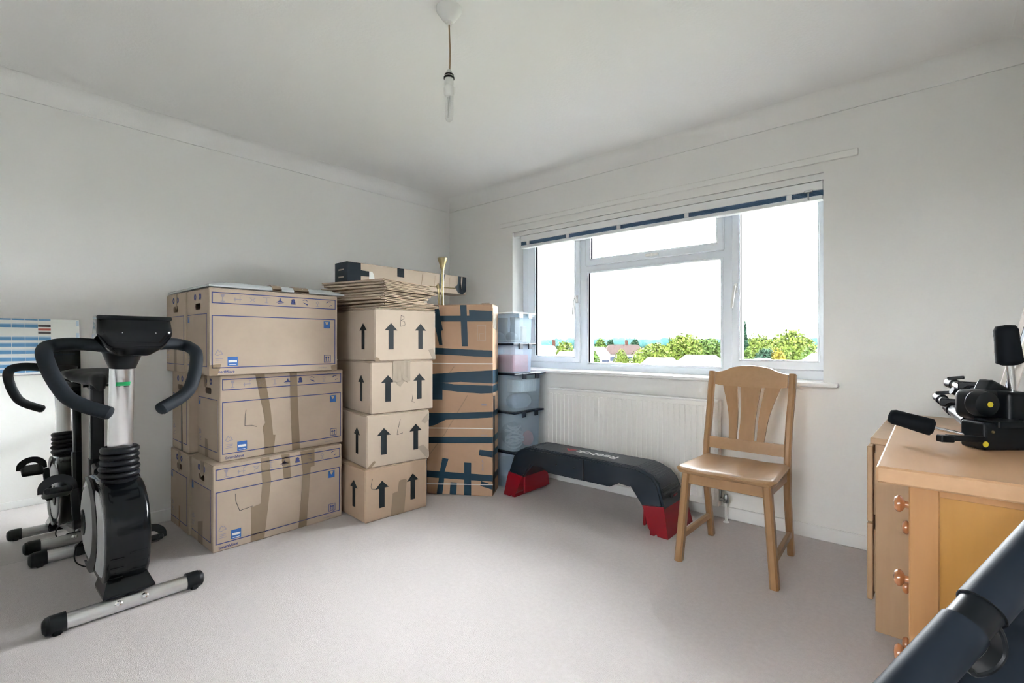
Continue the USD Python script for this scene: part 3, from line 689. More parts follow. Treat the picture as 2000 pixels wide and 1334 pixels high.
for s in (-1, 1):
    fp_ = [(.446, .150), (.571, .165), (.582, .120), (.604, .0), (.545, .0), (.540, .010), (.530, .010), (.525, .0), (.500, .0), (.497, .025), (.485, .04), (.47, .09)]
    f = y_taper(swap(prism([(s * x, z) for x, z in fp_], .36), XZ, (0, .18, 0)))
    part(sp, 'foot', f, 'red_plastic', smooth=False)
    h = tr(rb(-.006, .006, -.045, .045, -.018, .018, .005), (s * .5705, 0, .205), ry=s * 17)
    part(sp, 'hand_slot', y_taper(h), 'dark_gap'); part(sp, 'release_tab', y_taper(tr(rb(-.004, .006, -.028, .028, -.007, .007, .003), (s * .574, 0, .204), ry=s * 17)), 'red_plastic')
    part(sp, 'inner_leg', y_taper(cb(min(s * .44, s * .455), max(s * .44, s * .455), -.15, .15, .03, .22, .004)), 'red_plastic')
part(sp, 'under_tray', y_taper(swap(prism([(-.36, .236), (-.29, .243), (-.23, .212), (.23, .212), (.29, .243), (.36, .236), (.36, .30), (-.36, .30)], .343), XZ, (0, .1715, 0))), 'step_side')
part(sp, 'latch_seam', [cb(.052, .055, -.1835, -.17, .225, .345, .0005)], 'dark_gap', smooth=False)
for x in (-.16, -.02): part(sp, 'bolt', lathe([(0, -.002), (.006, -.002), (.006, .002), (0, .002)], 14, (0, -1, 0), (x, -.1655, .282)), 'black_plastic')
tx_ = text('Reebok', .062, .0008, True); w_ = tx_.bounds[1][0]
tx_.apply_scale([.30 / w_, 1, 1]); part(sp, 'lettering', tr(tx_, (.215, .0, .3572), rz=180), 'label_white', smooth=False)
part(sp, 'triangle_logo', tr(prism(unary_union([Polygon([(0, 0), (.085, 0), (.040, .05)]).difference(Polygon([(.018, .006), (.066, .006), (.040, .030)])), Polygon([(.03, .006), (.055, .006), (.041, .016)])]), .0008), (-.100, -.004, .3572), rz=180), 'logo_red', smooth=False)

# ================================================================== CHAIR
co = (2.757, -.545, 0)
ch = thing('dining_chair', 'light beech dining chair with a fan-slatted back standing under the window', 'chair', co)
def C_(m): return L_(m, co)
# seat outline: bowed front with rounded corners, narrower behind
seat_o = Polygon([(2.535, -.70), (2.535, -.735), (2.552, -.762), (2.60, -.775), (2.68, -.782), (2.76, -.786), (2.84, -.782), (2.92, -.775), (2.968, -.762), (2.985, -.735), (2.985, -.70), (2.970, -.56), (2.955, -.42), (2.945, -.395), (2.575, -.395), (2.565, -.42), (2.550, -.56)]).buffer(.02).buffer(-.02)
sx_ = np.linspace(-1, 1, 41); sy_ = np.linspace(-1, 1, 31)
def seat_mesh():
    V = []; zt = []
    def row(v):
        y = -.59 + v * .196; h = .2255 - .020 * (v + 1) / 2 * 1.0
        h *= 1 - .10 * max(0, (abs(v) - .8) / .2) ** 2.2
        return y, h
    def xy(u, v):
        y, h = row(v); bow = -.012 * (1 - u * u) if v < -.5 else 0
        return 2.76 + u * h, y + bow * (-(v + .5) / .5 if v < -.5 else 0)
    def zt_(u, v):
        sad = -.013 * math.exp(-((abs(u) - .48) / .26) ** 2) * math.exp(-((v - .1) / .75) ** 2)
        fall = -.007 * max(0, (-v - .72) / .28) ** 2 - .010 * max(0, (abs(u) - .93) / .07) ** 2 - .006 * max(0, (abs(v) - .94) / .06) ** 2
        return .476 + sad + fall
    top = [[(*xy(u, v), zt_(u, v)) for v in sy_] for u in sx_]
    bot = [[(*[c0 + (c1 - c0) * .97 for c0, c1 in zip((2.76, -.59), xy(u, v))], .446) for v in sy_] for u in sx_]
    g = slab(np.arange(41.), np.arange(31.), lambda X, Y: 1 + 0 * X, lambda X, Y: 0 * X)
    g.vertices = np.array([p for r in top for p in r] + [p for r in bot for p in r])
    if g.volume < 0: g.invert()
    return g
part(ch, 'seat', C_(seat_mesh()), 'beech_flat', smooth=50)
sec = rect(.034, .046, .007)
for sx in (-1, 1):
    part(ch, 'leg', C_(sweep([(2.76 + sx * .180, -.735, .447), (2.76 + sx * .2145, -.752, .0)], rect(.036, .046, .008), up=(0, 1, 0))), 'beech')
    yb = [(.0, -.318), (.10, -.342), (.22, -.374), (.34, -.396), (.46, -.398), (.56, -.384), (.68, -.352), (.80, -.318), (.915, -.288)]
    xb = 2.755 + sx * .1975
    part(ch, 'leg', C_(sweep(spline([(xb + sx * (.003 if z > .7 else 0), y, z) for z, y in yb], 4), rect(.030, .044, .008), up=(0, 1, 0))), 'beech')
    part(ch, 'stretcher', C_(sweep([(2.76 + sx * .2085, -.740, .118), (2.755 + sx * .1985, -.345, .118)], rect(.020, .034, .004))), 'beech_flat')
    part(ch, 'side_apron', C_(sweep([(2.76 + sx * .183, -.72, .418), (2.755 + sx * .190, -.41, .418)], rect(.020, .055, .003))), 'beech_flat')
part(ch, 'front_apron', C_(cb(2.592, 2.928, -.750, -.730, .388, .447, .003)), 'beech')
part(ch, 'rear_apron', C_(cb(2.575, 2.935, -.41, -.39, .392, .447, .003)), 'beech')
def on_back(poly, th, y_of_z):
    m = prism(poly, th); m = m.subdivide().subdivide() if len(m.faces) < 400 else m.subdivide()
    m = swap(m, XZ, (0, th / 2, 0)); v = m.vertices; v[:, 1] += np.interp(v[:, 2], [.50, .56, .68, .80, .96], y_of_z); m.vertices = v; return m
YZc = [-.392, -.384, -.352, -.318, -.276]
crest_top = [(2.575, .915), (2.60, .918), (2.625, .925), (2.66, .942), (2.70, .950), (2.755, .955), (2.81, .950), (2.85, .942), (2.885, .925), (2.91, .918), (2.935, .915)]
part(ch, 'crest_rail', C_(on_back(Polygon([(2.575, .848)] + crest_top + [(2.935, .848), (2.90, .843), (2.755, .840), (2.61, .843)]), .024, YZc)), 'beech_flat', smooth=25)
part(ch, 'lower_rail', C_(on_back(Polygon([(2.568, .508), (2.942, .508), (2.942, .566), (2.568, .566)]), .022, YZc)), 'beech_flat', smooth=25)
def splat(bot, mid, top):
    L0 = spline([(bot[0], .56), (mid[0], .70), (top[0], .850)], 8); R0 = spline([(bot[1], .56), (mid[1], .70), (top[1], .850)], 8)
    return Polygon(list(map(tuple, L0)) + list(map(tuple, R0[::-1])))
for bt, md, tp_ in (((2.672, 2.709), (2.658, 2.706), (2.617, 2.690)), ((2.720, 2.794), (2.722, 2.796), (2.712, 2.812)), ((2.808, 2.842), (2.812, 2.860), (2.832, 2.905))):
    part(ch, 'back_splat', C_(on_back(splat(bt, md, tp_), .014, YZc)), 'beech', smooth=25)

# ================================================================== EXERCISE BIKE
bo_ = (.64, -2.643, 0); BY = -2.643
bk_ = thing('exercise_bike', 'black and silver upright exercise bike facing the room in front of the leaning mirror', 'exercise bike', bo_)
def B_(m): return L_(m if not isinstance(m, list) else cat(m), bo_)
def prof(pts, y0, y1): return swap(prism(pts, y1 - y0), XZ, (0, y1, 0))
for X, yl, nm in ((1.037, .205, 'front_stabiliser'), (.238, .185, 'rear_stabiliser')):
    s_ = part(bk_, nm, B_(tube([(X, BY - yl, .034), (X, BY + yl, .034)], .029, 24)), 'brushed_steel')
    for sg in (-1, 1):
        part(s_, 'end_cap', B_([tube([(X, BY + sg * (yl - .012), .036), (X, BY + sg * (yl + .035), .036)], .0345, 20), lathe([(0, 0), (.034, 0), (.031, .012), (.020, .020), (0, .022)], 20, (0, sg, 0), (X, BY + sg * (yl + .034), .0355)), cb(X - .03, X + .03, BY + sg * yl + min(0, sg * .03), BY + sg * yl + max(0, sg * .03), 0.0, .03, .006)]), 'black_plastic')
        fr_ = 1 if X > .6 else -1
        part(s_, 'bolt', B_(lathe([(.013, -.004), (.013, .002), (.008, .008), (0, .010)], 16, (fr_ * .9, 0, .42), (X + fr_ * .0265, BY + sg * .042, .045))), 'chrome')
    part(s_, 'saddle_bracket', B_(cb(X - (.036 if X > .6 else .0), X + (.0 if X > .6 else .036), BY - .075, BY + .075, .012, .066, .008)), 'black_plastic')
part(bk_, 'main_frame', B_([sweep([(.26, BY, .052), (.98, BY, .052)], rect(.055, .045, .008)), sweep([(.85, BY, .10), (.85, BY, .50)], rect(.06, .05, .008))]), 'brushed_steel')
# flywheel cover
pr_ = Polygon(spline([(.96, .075), (1.010, .14), (1.036, .23), (1.038, .32), (1.005, .41), (.935, .475), (.86, .497), (.74, .492), (.58, .475), (.46, .40), (.42, .28), (.455, .16), (.55, .085), (.70, .070), (.85, .068), (.96, .075)], 5))
def hullstack(p, layers):
    V = []
    for y, i in layers:
        q = p.buffer(-i); c = np.array(q.exterior.coords); V.append(np.c_[c[:, 0], np.full(len(c), y), c[:, 1]])
    return trimesh.convex.convex_hull(np.vstack(V))
part(bk_, 'flywheel_cover', B_(hullstack(pr_, [(BY - .074, .022), (BY - .070, .010), (BY - .058, .002), (BY - .04, 0), (BY + .04, 0), (BY + .058, .002), (BY + .070, .010), (BY + .074, .022)])), 'black_gloss', smooth=40)
for sg in (-1, 1):
    pl_ = hullstack(pr_.buffer(-.045), [(BY + sg * .070, 0), (BY + sg * .078, .004), (BY + sg * .083, .03)])
    sc_ = part(bk_, 'side_panel', B_(pl_), 'grey_plastic')
    cres = Point(.70, .285).buffer(.205).difference(Point(.62, .285).buffer(.185))
    part(sc_, 'crescent_inlay', B_(prof(cres, BY + sg * .0815 - .004, BY + sg * .0815 + .004)), 'black_plastic')
    part(sc_, 'hub_disc', B_(lathe([(0, 0), (.06, 0), (.055, .008), (.02, .014), (0, .014)], 32, (0, sg, 0), (.57, BY + sg * .080, .26))), 'black_plastic')
for z in (.225, .185, .145):
    part(bk_, 'cover_rib', B_(rb(.95, np.interp(z, [.14, .23], [1.0125, 1.0385]) + .001, BY + .0, BY + .060, z - .004, z + .004, .0035)), 'black_gloss')
    part(bk_, 'cover_rib', B_(rb(.95, np.interp(z, [.14, .23], [1.0125, 1.0385]) + .001, BY - .062, BY - .018, z - .016, z - .010, .0028)), 'black_gloss')
fl_ = np.vstack([[(x, BY + y, z) for x in (.86, 1.03) for y in (-.085, .085) for z in (.063, .072)], [(x, BY + y, .14) for x in (.86, .975) for y in (-.058, .058)]])
part(bk_, 'foot_flange', B_(trimesh.convex.convex_hull(fl_)), 'black_gloss', smooth=False)
part(bk_, 'neck', B_(lathe([(0, -.06), (.075, -.06), (.070, -.02), (.064, 0), (.066, .02), (0, .02)], 32, (.08, 0, 1), (.848, BY, .485))), 'black_plastic')
def ax(z): return .832 + (z - .49) / .5 * .062
part(bk_, 'bellows', B_([trimesh.creation.torus(.0545 + .004 * (k < 2), .0145, 32, 14, transform=trimesh.transformations.translation_matrix((ax(.515 + k * .0265), BY, .515 + k * .0265))) for k in range(5)] + [tube([(ax(.49), BY, .49), (ax(.63), BY, .63)], .055, 24)]), 'black_plastic')
part(bk_, 'post', B_(sweep([(ax(.60), BY, .60), (ax(.995), BY, .995)], circ(.0435, 28, .034), up=(1, 0, 0))), 'brushed_steel')
g_ = []
for t in np.linspace(-.62, .30, 9): g_.append(t - .25)
def post_pt(t, z, o=.0006): return (ax(z) + (.034 + o) * math.cos(t), BY + (.0435 + o) * math.sin(t), z)
def post_patch(t0, t1, z0, z1, sl=0):
    ts, zs = np.linspace(t0, t1, 9), np.linspace(z0, z1, 3)
    g = slab(ts, zs, lambda X, Y: .0012 + 0 * X, lambda X, Y: 0 * X); g.vertices = np.array([post_pt(v[0] + (v[1] - z0) * sl, v[1], v[2]) for v in g.vertices]); g.fix_normals(); return g
part(bk_, 'sticker', B_(post_patch(-.62, .52, .898, .914, 4)), 'green_label', label='green printed sticker', smooth=False)
part(bk_, 'sticker', B_([post_patch(-.60, -.25, .8945, .8965), post_patch(.02, .42, .8945, .8965)]), 'ink_black', smooth=False)
part(bk_, 'console_mount', B_(lathe([(0, -.012), (.046, -.012), (.050, .0), (.066, .045), (.078, .075), (0, .08)], 32, (.1, 0, 1), (ax(.985), BY, .985))), 'black_plastic')
def sph(c, r): return trimesh.creation.icosphere(2, r).vertices + np.array(c)
CY_ = -2.622
cv = np.vstack([sph((x, CY_ + y, z), r) for x, y, z, r in [(.960, -.103, 1.165, .022), (.960, .103, 1.165, .022), (1.005, -.100, 1.165, .024), (1.005, .100, 1.165, .024), (.92, -.100, 1.105, .024), (.92, .100, 1.105, .024), (1.022, -.092, 1.12, .034), (1.022, .092, 1.12, .034), (1.02, -.070, 1.085, .036), (1.02, .070, 1.085, .036), (.925, -.065, 1.065, .03), (.925, .065, 1.065, .03), (.985, -.040, 1.058, .034), (.985, .040, 1.058, .034)]])
cs = part(bk_, 'console', B_(trimesh.convex.convex_hull(cv)), 'black_gloss', smooth=50)
part(cs, 'rim', B_(rb(.940, 1.032, CY_ - .126, CY_ + .126, 1.172, 1.190, .009)), 'black_gloss')
part(cs, 'screen', B_(tr(rb(-.006, .006, -.07, .07, -.035, .035, .004), (.917, BY, 1.125), ry=25)), 'window_dark')
for y in (-.05, .06): part(cs, 'screw', B_(lathe([(0, 0), (.003, 0), (.002, .002), (0, .002)], 10, (1, 0, 0), (1.0565, CY_ + y, 1.12))), 'chrome')
hb = [(.96, -2.68, 1.06), (.945, -2.75, 1.072), (.92, -2.81, 1.075), (.905, -2.853, 1.070), (.925, -2.882, 1.058), (.985, -2.890, 1.030), (1.03, -2.876, .965), (1.066, -2.852, .905), (1.082, -2.832, .873), (1.10, -2.795, .845), (1.13, -2.726, .812)]
hL = tube(hb, .0255, 18, 6)
hR = hL.copy(); hR.vertices = hR.vertices * [1, -1, 1] + [0, 2 * BY, 0]; hR.invert()
part(bk_, 'handlebar', B_([hL] + [lathe([(0, 0), (.0255, 0), (.022, .008), (.012, .012), (0, .013)], 18, (.4, .8, -.4), (1.1295, -2.7265, .8125))]), 'black_foam', smooth=60)
part(bk_, 'handlebar', B_([hR] + [lathe([(0, 0), (.0255, 0), (.022, .008), (.012, .012), (0, .013)], 18, (.4, -.8, -.4), (1.1295, 2 * BY + 2.7265, .8125))]), 'black_foam', smooth=60)
# seat
part(bk_, 'seat_tube', B_([sweep([(.345, BY, .04), (.322, BY, .50)], rect(.062, .075, .012), up=(1, 0, 0)), sweep([(.42, BY, .44), (.33, BY, .46)], rect(.05, .06, .01))]), 'black_plastic')
part(bk_, 'seat_post', B_(sweep([(.323, BY, .48), (.312, BY, .865)], rect(.052, .062, .008), up=(1, 0, 0))), 'black_vinyl')
part(bk_, 'adjuster_knob', B_(lathe([(0, 0), (.008, 0), (.008, .025), (.022, .03), (.025, .045), (.018, .056), (0, .056)], 20, (1, .2, 0), (.35, BY + .006, .475))), 'black_plastic')
def seat_pts():
    V = []
    for t in np.linspace(0, 1, 25):
        x = .075 + .345 * t
        w = np.interp(t, [0, .06, .2, .4, .6, .8, .95, 1], [.05, .095, .122, .112, .07, .04, .028, .012])
        z1 = np.interp(t, [0, .1, .3, .6, .9, 1], [.918, .938, .946, .930, .925, .905])
        for a in np.linspace(0, 2 * PI, 24, endpoint=False):
            c, s = math.cos(a), math.sin(a)
            V.append((x, BY + w * np.sign(c) * abs(c) ** .7, z1 - .034 + .034 * (s if s > 0 else s * .9) + (.012 * abs(c) ** 2 if t < .45 else 0)))
    k = 24; F = []
    for i in range(24):
        for j in range(k):
            a, b = i * k + j, i * k + (j + 1) % k; F += [(a, b, b + k), (a, b + k, a + k)]
    V += [(.075, BY, .89), (.42, BY, .875)]; n = 25 * k
    for j in range(k): F += [(n, (j + 1) % k, j), (n + 1, 24 * k + j, 24 * k + (j + 1) % k)]
    m = trimesh.Trimesh(V, F, process=False); m.fix_normals(); return m
st_ = part(bk_, 'seat', B_(seat_pts()), 'black_vinyl', smooth=70)
part(st_, 'seat_clamp', B_([cb(.27, .36, BY - .03, BY + .03, .845, .885, .006), tube([(.31, BY - .05, .862), (.31, BY + .05, .862)], .006, 10)]), 'black_plastic')
part(st_, 'spring_bolt', B_([lathe([(0, 0), (.010, 0), (.010, .008), (0, .012)], 12, (0, 0, -1), (.17, BY + y, .886)) for y in (-.07, .07, 0)]), 'chrome')
# cranks and pedals
for sg, px, pz in ((-1, .600, .425), (1, .545, .095)):
    yc = BY + sg * .105
    c_ = part(bk_, 'crank', B_([sweep([(.57, yc, .26), (px, yc + sg * .012, pz)], rect(.014, .030, .004), up=(0, 1, 0)), lathe([(0, -.02), (.024, -.02), (.024, .012), (.014, .018), (0, .018)], 20, (0, sg, 0), (.57, yc, .26))]), 'black_plastic')
    y0 = yc + sg * .02; y1 = yc + sg * .115
    tlt = -24
    pe = tr(rb(-.055, .055, min(0, sg * .095), max(0, sg * .095), -.014, .014, .012), (px, y0, pz), ry=tlt)
    pd = part(bk_, 'pedal', B_(pe), 'black_plastic')
    strap = []
    ring = [(.020, sg * .0, -.004), (.026, sg * .004, .028), (.030, sg * .03, .050), (.030, sg * .065, .050), (.026, sg * .092, .028), (.020, sg * .096, -.004)]
    part(pd, 'strap', B_(tr(sweep(spline(ring, 6), rect(.034, .004, .0012), up=(1, 0, 0)) if True else None, (px, y0, pz), ry=tlt)), 'black_vinyl')
    part(pd, 'reflector', B_(tr(cb(.052, .058, min(sg * .02, sg * .075), max(sg * .02, sg * .075), -.008, .008, .002), (px, y0, pz), ry=tlt)), 'black_vinyl')
part(bk_, 'sensor_cable', B_(tube([(.34, BY - .04, .12), (.40, BY - .085, .10), (.43, BY - .095, .05), (.46, BY - .07, .022), (.55, BY - .03, .03)], .003, 8, 6)), 'black_plastic')

# ---- mirror leaning on the left wall
TL = 4.8
mi = thing('leaning_mirror', 'tall frameless mirror leaning against the left wall behind the exercise bike', 'mirror', (.101, -3.10, .0), rot=(0, -TL, 0))
part(mi, 'glass', cb(-.0012, .0, -.434, .434, .001, 1.2055, 0), 'mirror_silver', smooth=False)
part(mi, 'backing', cb(-.006, -.0013, -.436, .436, .0, 1.207, .0006), 'mirror_edge', smooth=False)

# ---- wall planner board on the right wall (seen in the mirror)
wo = (RW - .012, -2.75, 1.68)
wb = thing('wall_planner', 'white year planner with rows of blue cells, reflected in the leaning mirror', 'planner', wo)
part(wb, 'board', L_(cb(RW - .016, RW - .001, -3.55, -2.175, 1.372, 2.02, .002), wo), 'board_white')
part(wb, 'frame_rail', L_([cb(RW - .020, RW - .001, -3.56, -2.165, 1.364, 1.374, .002), cb(RW - .020, RW - .001, -3.56, -2.165, 2.018, 2.028, .002), cb(RW - .02, RW - .001, -2.176, -2.166, 1.364, 2.028, .002), cb(RW - .02, RW - .001, -3.56, -3.55, 1.364, 2.028, .002)], wo), 'brushed_steel')
for z in (1.985, 1.905, 1.765, 1.695, 1.618, 1.540, 1.468, 1.415):
    for k in range(11):
        y1 = -2.415 - k * .102
        if z == 1.905 and k == 0: continue
        part(wb, 'calendar_cell', L_(cb(RW - .0170, RW - .0155, y1 - .098, y1, z - .020, z + .014, 0), wo), 'cell_blue', smooth=False)
        part(wb, 'calendar_cell', L_(cb(RW - .0172, RW - .0155, y1 - .098, y1, z + .015, z + .026, 0), wo), 'cell_pale', smooth=False)
for z, m_ in ((1.905, 'cell_dark'), (1.865, 'cell_red'), (1.83, 'cell_dark')):
    part(wb, 'calendar_cell', L_(cb(RW - .0172, RW - .0155, -2.515, -2.415, z - .012, z + .012, 0), wo), m_, smooth=False)
for z in (1.94, 1.80, 1.66, 1.52): part(wb, 'edge_note', L_(cb(RW - .0172, RW - .0155, -2.205, -2.18, z - .03, z + .03, 0), wo), 'cell_pale', smooth=False)

# ================================================================== DRESSER AND CHEST
do = (3.63, -1.31, 0)
dr = thing('drawer_dresser', 'orange pine chest of drawers with turned knobs carrying the camera tripod', 'chest of drawers', do)
def D_(m): return L_(m if not isinstance(m, list) else cat(m), do)
dx0, dx1, dy0, dy1 = 3.455, 3.84, -1.690, -.915
part(dr, 'top', D_(cb(3.398, 3.842, -1.722, -.895, .762, .800, .004)), 'pine_top', smooth=False)
part(dr, 'body', D_([cb(dx0 + .02, dx1, dy0 + .022, dy1 - .004, .08, .755, .002), cb(dx0 + .03, dx1, dy0 + .03, dy1 - .01, 0.0, .08, .002)]), 'pine', smooth=False)
for y0, y1 in ((dy0, dy0 + .022), (dy1 - .022, dy1)):
    e = part(dr, 'end_frame', D_([cb(dx0, dx0 + .053, y0, y1, 0, .762, .003), cb(dx1 - .055, dx1, y0, y1, 0, .762, .003), cb(dx0 + .052, dx1 - .054, y0, y1, .742, .762, .001), cb(dx0 + .052, dx1 - .054, y0, y1, .03, .09, .003)]), 'pine', smooth=False)
    part(e, 'end_panel', D_(cb(dx0 + .045, dx1 - .045, y0 + .008, y1 - .006, .08, .752, .001)), 'pine_panel', smooth=False)
for z in (.680, .495, .307, .125):
    d_ = part(dr, 'drawer', D_(cb(dx0 + .002, dx0 + .022, dy0 + .028, dy1 - .028, z - .088, z + .088, .004)), 'pine', smooth=False)
    for y in (-1.560, -1.130):
        kn = lathe([(0, 0), (.0095, 0), (.008, .008), (.0085, .014), (.016, .018), (.0205, .023), (.0205, .028), (.015, .034), (0, .037)], 24, (-1, 0, 0), (dx0 + .003, y, z))
        part(d_, 'knob', D_(kn), 'pine_knob')
ho = (3.334, -.850, 0)
c2 = thing('low_chest', 'pale oak chest with flat overlay drawer fronts between the pine dresser and window wall', 'chest of drawers', ho, -1.6)
part(c2, 'carcass', cut(cb(.0, .44, .0, .80, 0, .70, .002), cb(-.1, .40, .03, .77, .1, .68, 0)), 'oak_pale', smooth=False)
part(c2, 'top', cb(-.014, .455, -.014, .815, .702, .726, .003), 'oak_pale', smooth=False)
for z0, z1 in ((.405, .690), (.112, .399)):
    f = part(c2, 'drawer', [cb(-.026, -.008, .004, .796, z0, z1, .003), cb(-.008, .38, .04, .76, z0 + .02, z1 - .03, 0)], 'oak_pale', smooth=False)
    part(f, 'knob', lathe([(0, 0), (.008, 0), (.016, .014), (.016, .02), (0, .026)], 20, (-1, 0, 0), (-.026, .4, (z0 + z1) / 2)), 'pine_knob')

# ---- tripod lying on the dresser
to = (3.60, -1.28, .800)
tp_o = thing('camera_tripod', 'black and silver camera tripod with two pan handles lying on the pine dresser', 'tripod', to)
def T3(m): return L_(m if not isinstance(m, list) else cat(m), to)
rt, fw = np.array([math.cos(math.radians(YAW)), math.sin(math.radians(YAW)), 0]), np.array([-math.sin(math.radians(YAW)), math.cos(math.radians(YAW)), 0])
def loc(a, b, z): return np.array([3.60, -1.30, 0]) + a * rt + b * fw + (0, 0, z)      # a: right, b: back
def obb(m, c, rz=YAW, ry=0, rx=0): return tr(tr(m, rx=rx, ry=ry), c, rz=rz)
part(tp_o, 'plate_clamp', T3([obb(rb(-.060, .058, -.035, .035, -.036, .036, .008), loc(.022, -.005, .8370)), obb(rb(-.03, .058, -.04, .03, -.012, .006, .004), loc(.022, -.008, .872))]), 'black_plastic')
part(tp_o, 'clamp_lever', T3(obb([rb(-.11, -.04, -.012, .004, -.008, .008, .005), rb(-.125, -.09, -.014, .006, -.011, .006, .004)] and cat([rb(-.11, .0, -.012, .004, -.008, .008, .005), rb(-.128, -.092, -.014, .006, -.012, .006, .004)]), loc(-.022, -.028, .8285), ry=3)), 'black_plastic')
part(tp_o, 'tilt_knob', T3([lathe([(0, 0), (.034, 0), (.036, .006), (.032, .03), (.02, .036), (0, .036)], 32, -fw, loc(.0, .02, .918)), obb(rb(-.035, .072, -.025, .04, -.042, .04, .02), loc(.025, .045, .912))]), 'black_plastic')
part(tp_o, 'head_body', T3([obb(rb(-.03, .028, -.03, .03, -.05, .045, .012), loc(.088, .02, .905)), obb(rb(-.03, .03, -.022, .022, -.022, .022, .008), loc(.078, .06, .948), ry=28)]), 'black_plastic')
for a, b, z in ((.0, -.017, .918), (-.036, -.041, .818)):
    part(tp_o, 'printed_disc', T3(lathe([(0, 0), (.0075, 0), (.0075, .001), (0, .001)], 20, -fw, loc(a, b, z))), 'yellow_disc', label='yellow disc')
part(tp_o, 'bolt', T3(lathe([(0, 0), (.004, 0), (.003, .003), (0, .003)], 12, -fw, loc(-.017, -.041, .850))), 'brass')
part(tp_o, 'pan_rod', T3(tube([loc(-.02, .01, .828), loc(-.09, .06, .8445)], .0052, 12)), 'chrome')
def grip(p0, p1, r):
    p0, p1 = np.array(p0), np.array(p1); L0 = np.linalg.norm(p1 - p0)
    return lathe([(0, 0), (r * .6, 0), (r, .006), (r * 1.02, L0 * .12), (r * .98, L0 * .4), (r * .93, L0 * .6), (r * .92, L0 - .014), (r * .72, L0 - .003), (0, L0)], 28, p1 - p0, p0)
part(tp_o, 'pan_grip', T3(grip(loc(-.084, .055, .8425), loc(-.160, .125, .8685), .0235)), 'grip_foam', smooth=60)
part(tp_o, 'tilt_rod', T3(tube([loc(.100, .022, .935), loc(.091, .022, 1.03)], .0085, 14)), 'chrome')
part(tp_o, 'tilt_grip', T3(grip(loc(.092, .022, 1.021), loc(.079, .022, 1.130), .0275)), 'grip_foam', smooth=60)
part(tp_o, 'centre_column', T3([tube([loc(.068, .08, .918), loc(.004, .10, .944)], .0105, 14), tube([loc(.06, .06, .90), loc(.24, .33, .87)], .014, 14)]), 'black_plastic')
for k, (p0, p1, fz_) in enumerate(((loc(.088, .06, .918), loc(.188, .30, .946), 1), (loc(.035, .08, .856), loc(.149, .30, .898), 1), (loc(.10, .10, .87), loc(.36, .44, .836), 0))):
    d = (p1 - p0) / np.linalg.norm(p1 - p0)
    lg = part(tp_o, 'leg', T3(tube([p0, p1], .0125, 16)), 'brushed_steel')
    part(lg, 'upper_sleeve', T3(tube([p0, p0 + d * .11], .0185, 16)), 'black_plastic')
    q = p0 + d * .135
    part(lg, 'leg_lock', T3([tube([q - d * .018, q + d * .018], .021, 16), obb(rb(-.03, .03, -.009, .009, -.012, .012, .004), q + (0, 0, .017), rz=YAW + 130)]), 'black_plastic')
    part(lg, 'foot', T3([tube([p1 - d * .02, p1 + d * .018], .017, 14), obb(rb(-.03, .012, -.008, .008, -.005, .005, .003), p1 + (0, 0, .018), rz=YAW + 130, ry=8)]), 'black_plastic')

# ---- picture leaning on the wall at the back of the dresser
pf = thing('leaning_picture', 'tall pale framed picture leaning against the wall behind the tripod', 'picture', (3.627, -1.028, .8045), rot=(0, 12.4, 0))
hw, hh = .118, .965
part(pf, 'frame', cut(cb(0, .018, -hw, hw, 0, hh, .003), cb(-.1, .010, -hw + .026, hw - .026, .026, hh - .026, 0)), 'frame_pale', smooth=False)
part(pf, 'mount', cb(.0095, .0125, -hw + .0255, hw - .0255, .0255, hh - .0255, 0), 'board_white', smooth=False)
part(pf, 'inner_border', cut(cb(.0080, .0096, -hw + .050, hw - .050, .055, hh - .055, 0), cb(-.1, .1, -hw + .060, hw - .060, .065, hh - .065, 0)), 'ink_black', smooth=False)
part(pf, 'print', cb(.0085, .0096, -hw + .061, hw - .061, .066, hh - .066, 0), 'picture_blue', smooth=False)

# ================================================================== BLACK MACHINE IN THE FOREGROUND
mo = (3.55, -2.05, 0)
mc = thing('exercise_machine', 'black exercise machine with a thick sloping tube, cut off by the photo corner', 'exercise machine', mo)
def M_(m): return L_(m if not isinstance(m, list) else cat(m), mo)
A = np.array([3.4787, -2.329, .6615]); Bq = np.array([3.590, -2.153, .785]); dv = (Bq - A) / np.linalg.norm(Bq - A)
mid = A + dv * .120
lo_end = A - dv * .15
part(mc, 'lower_tube', M_(tube([lo_end, mid - dv * .0155], .0265, 28)), 'machine_grey')
part(mc, 'sleeve', M_([tube([mid - dv * .016, mid + dv * .024], .0240, 28)]), 'black_plastic')
part(mc, 'upper_tube', M_([tube([mid + dv * .0225, A + dv * .47], .0275, 28), tube([A + dv * .46, A + dv * .50, A + dv * .53 + (0, 0, .02), A + dv * .54 + (0, 0, .12)], .0225, 18, 5)]), 'machine_grey')
part(mc, 'rim_ring', M_(trimesh.creation.torus(.0262, .0013, 32, 8, transform=trimesh.geometry.align_vectors([0, 0, 1], dv) if False else (trimesh.transformations.translation_matrix(mid + dv * .0225) @ trimesh.geometry.align_vectors([0, 0, 1], dv)))), 'black_gloss')
hc = np.array([3.618, -2.005, .515]); ha = np.array([-.50, -.80, .33]); ha /= np.linalg.norm(ha)
part(mc, 'housing', M_(lathe([(0, -.05), (.12, -.05), (.145, -.035), (.156, -.01), (.155, .010), (.147, .028), (.134, .038), (.124, .0385), (.116, .034), (.108, .034), (.08, .045), (.04, .052), (0, .054)], 64, ha, hc)), 'machine_grey', smooth=50)
part(mc, 'hook_bracket', M_(sweep(spline([mid + x * rt + (0, 0, z) for x, z in ((.015, .0), (.026, -.004), (.034, -.020), (.035, -.042), (.020, -.060), (.0, -.066), (-.008, -.060))], 6), rect(.022, .007, .002))), 'black_plastic')
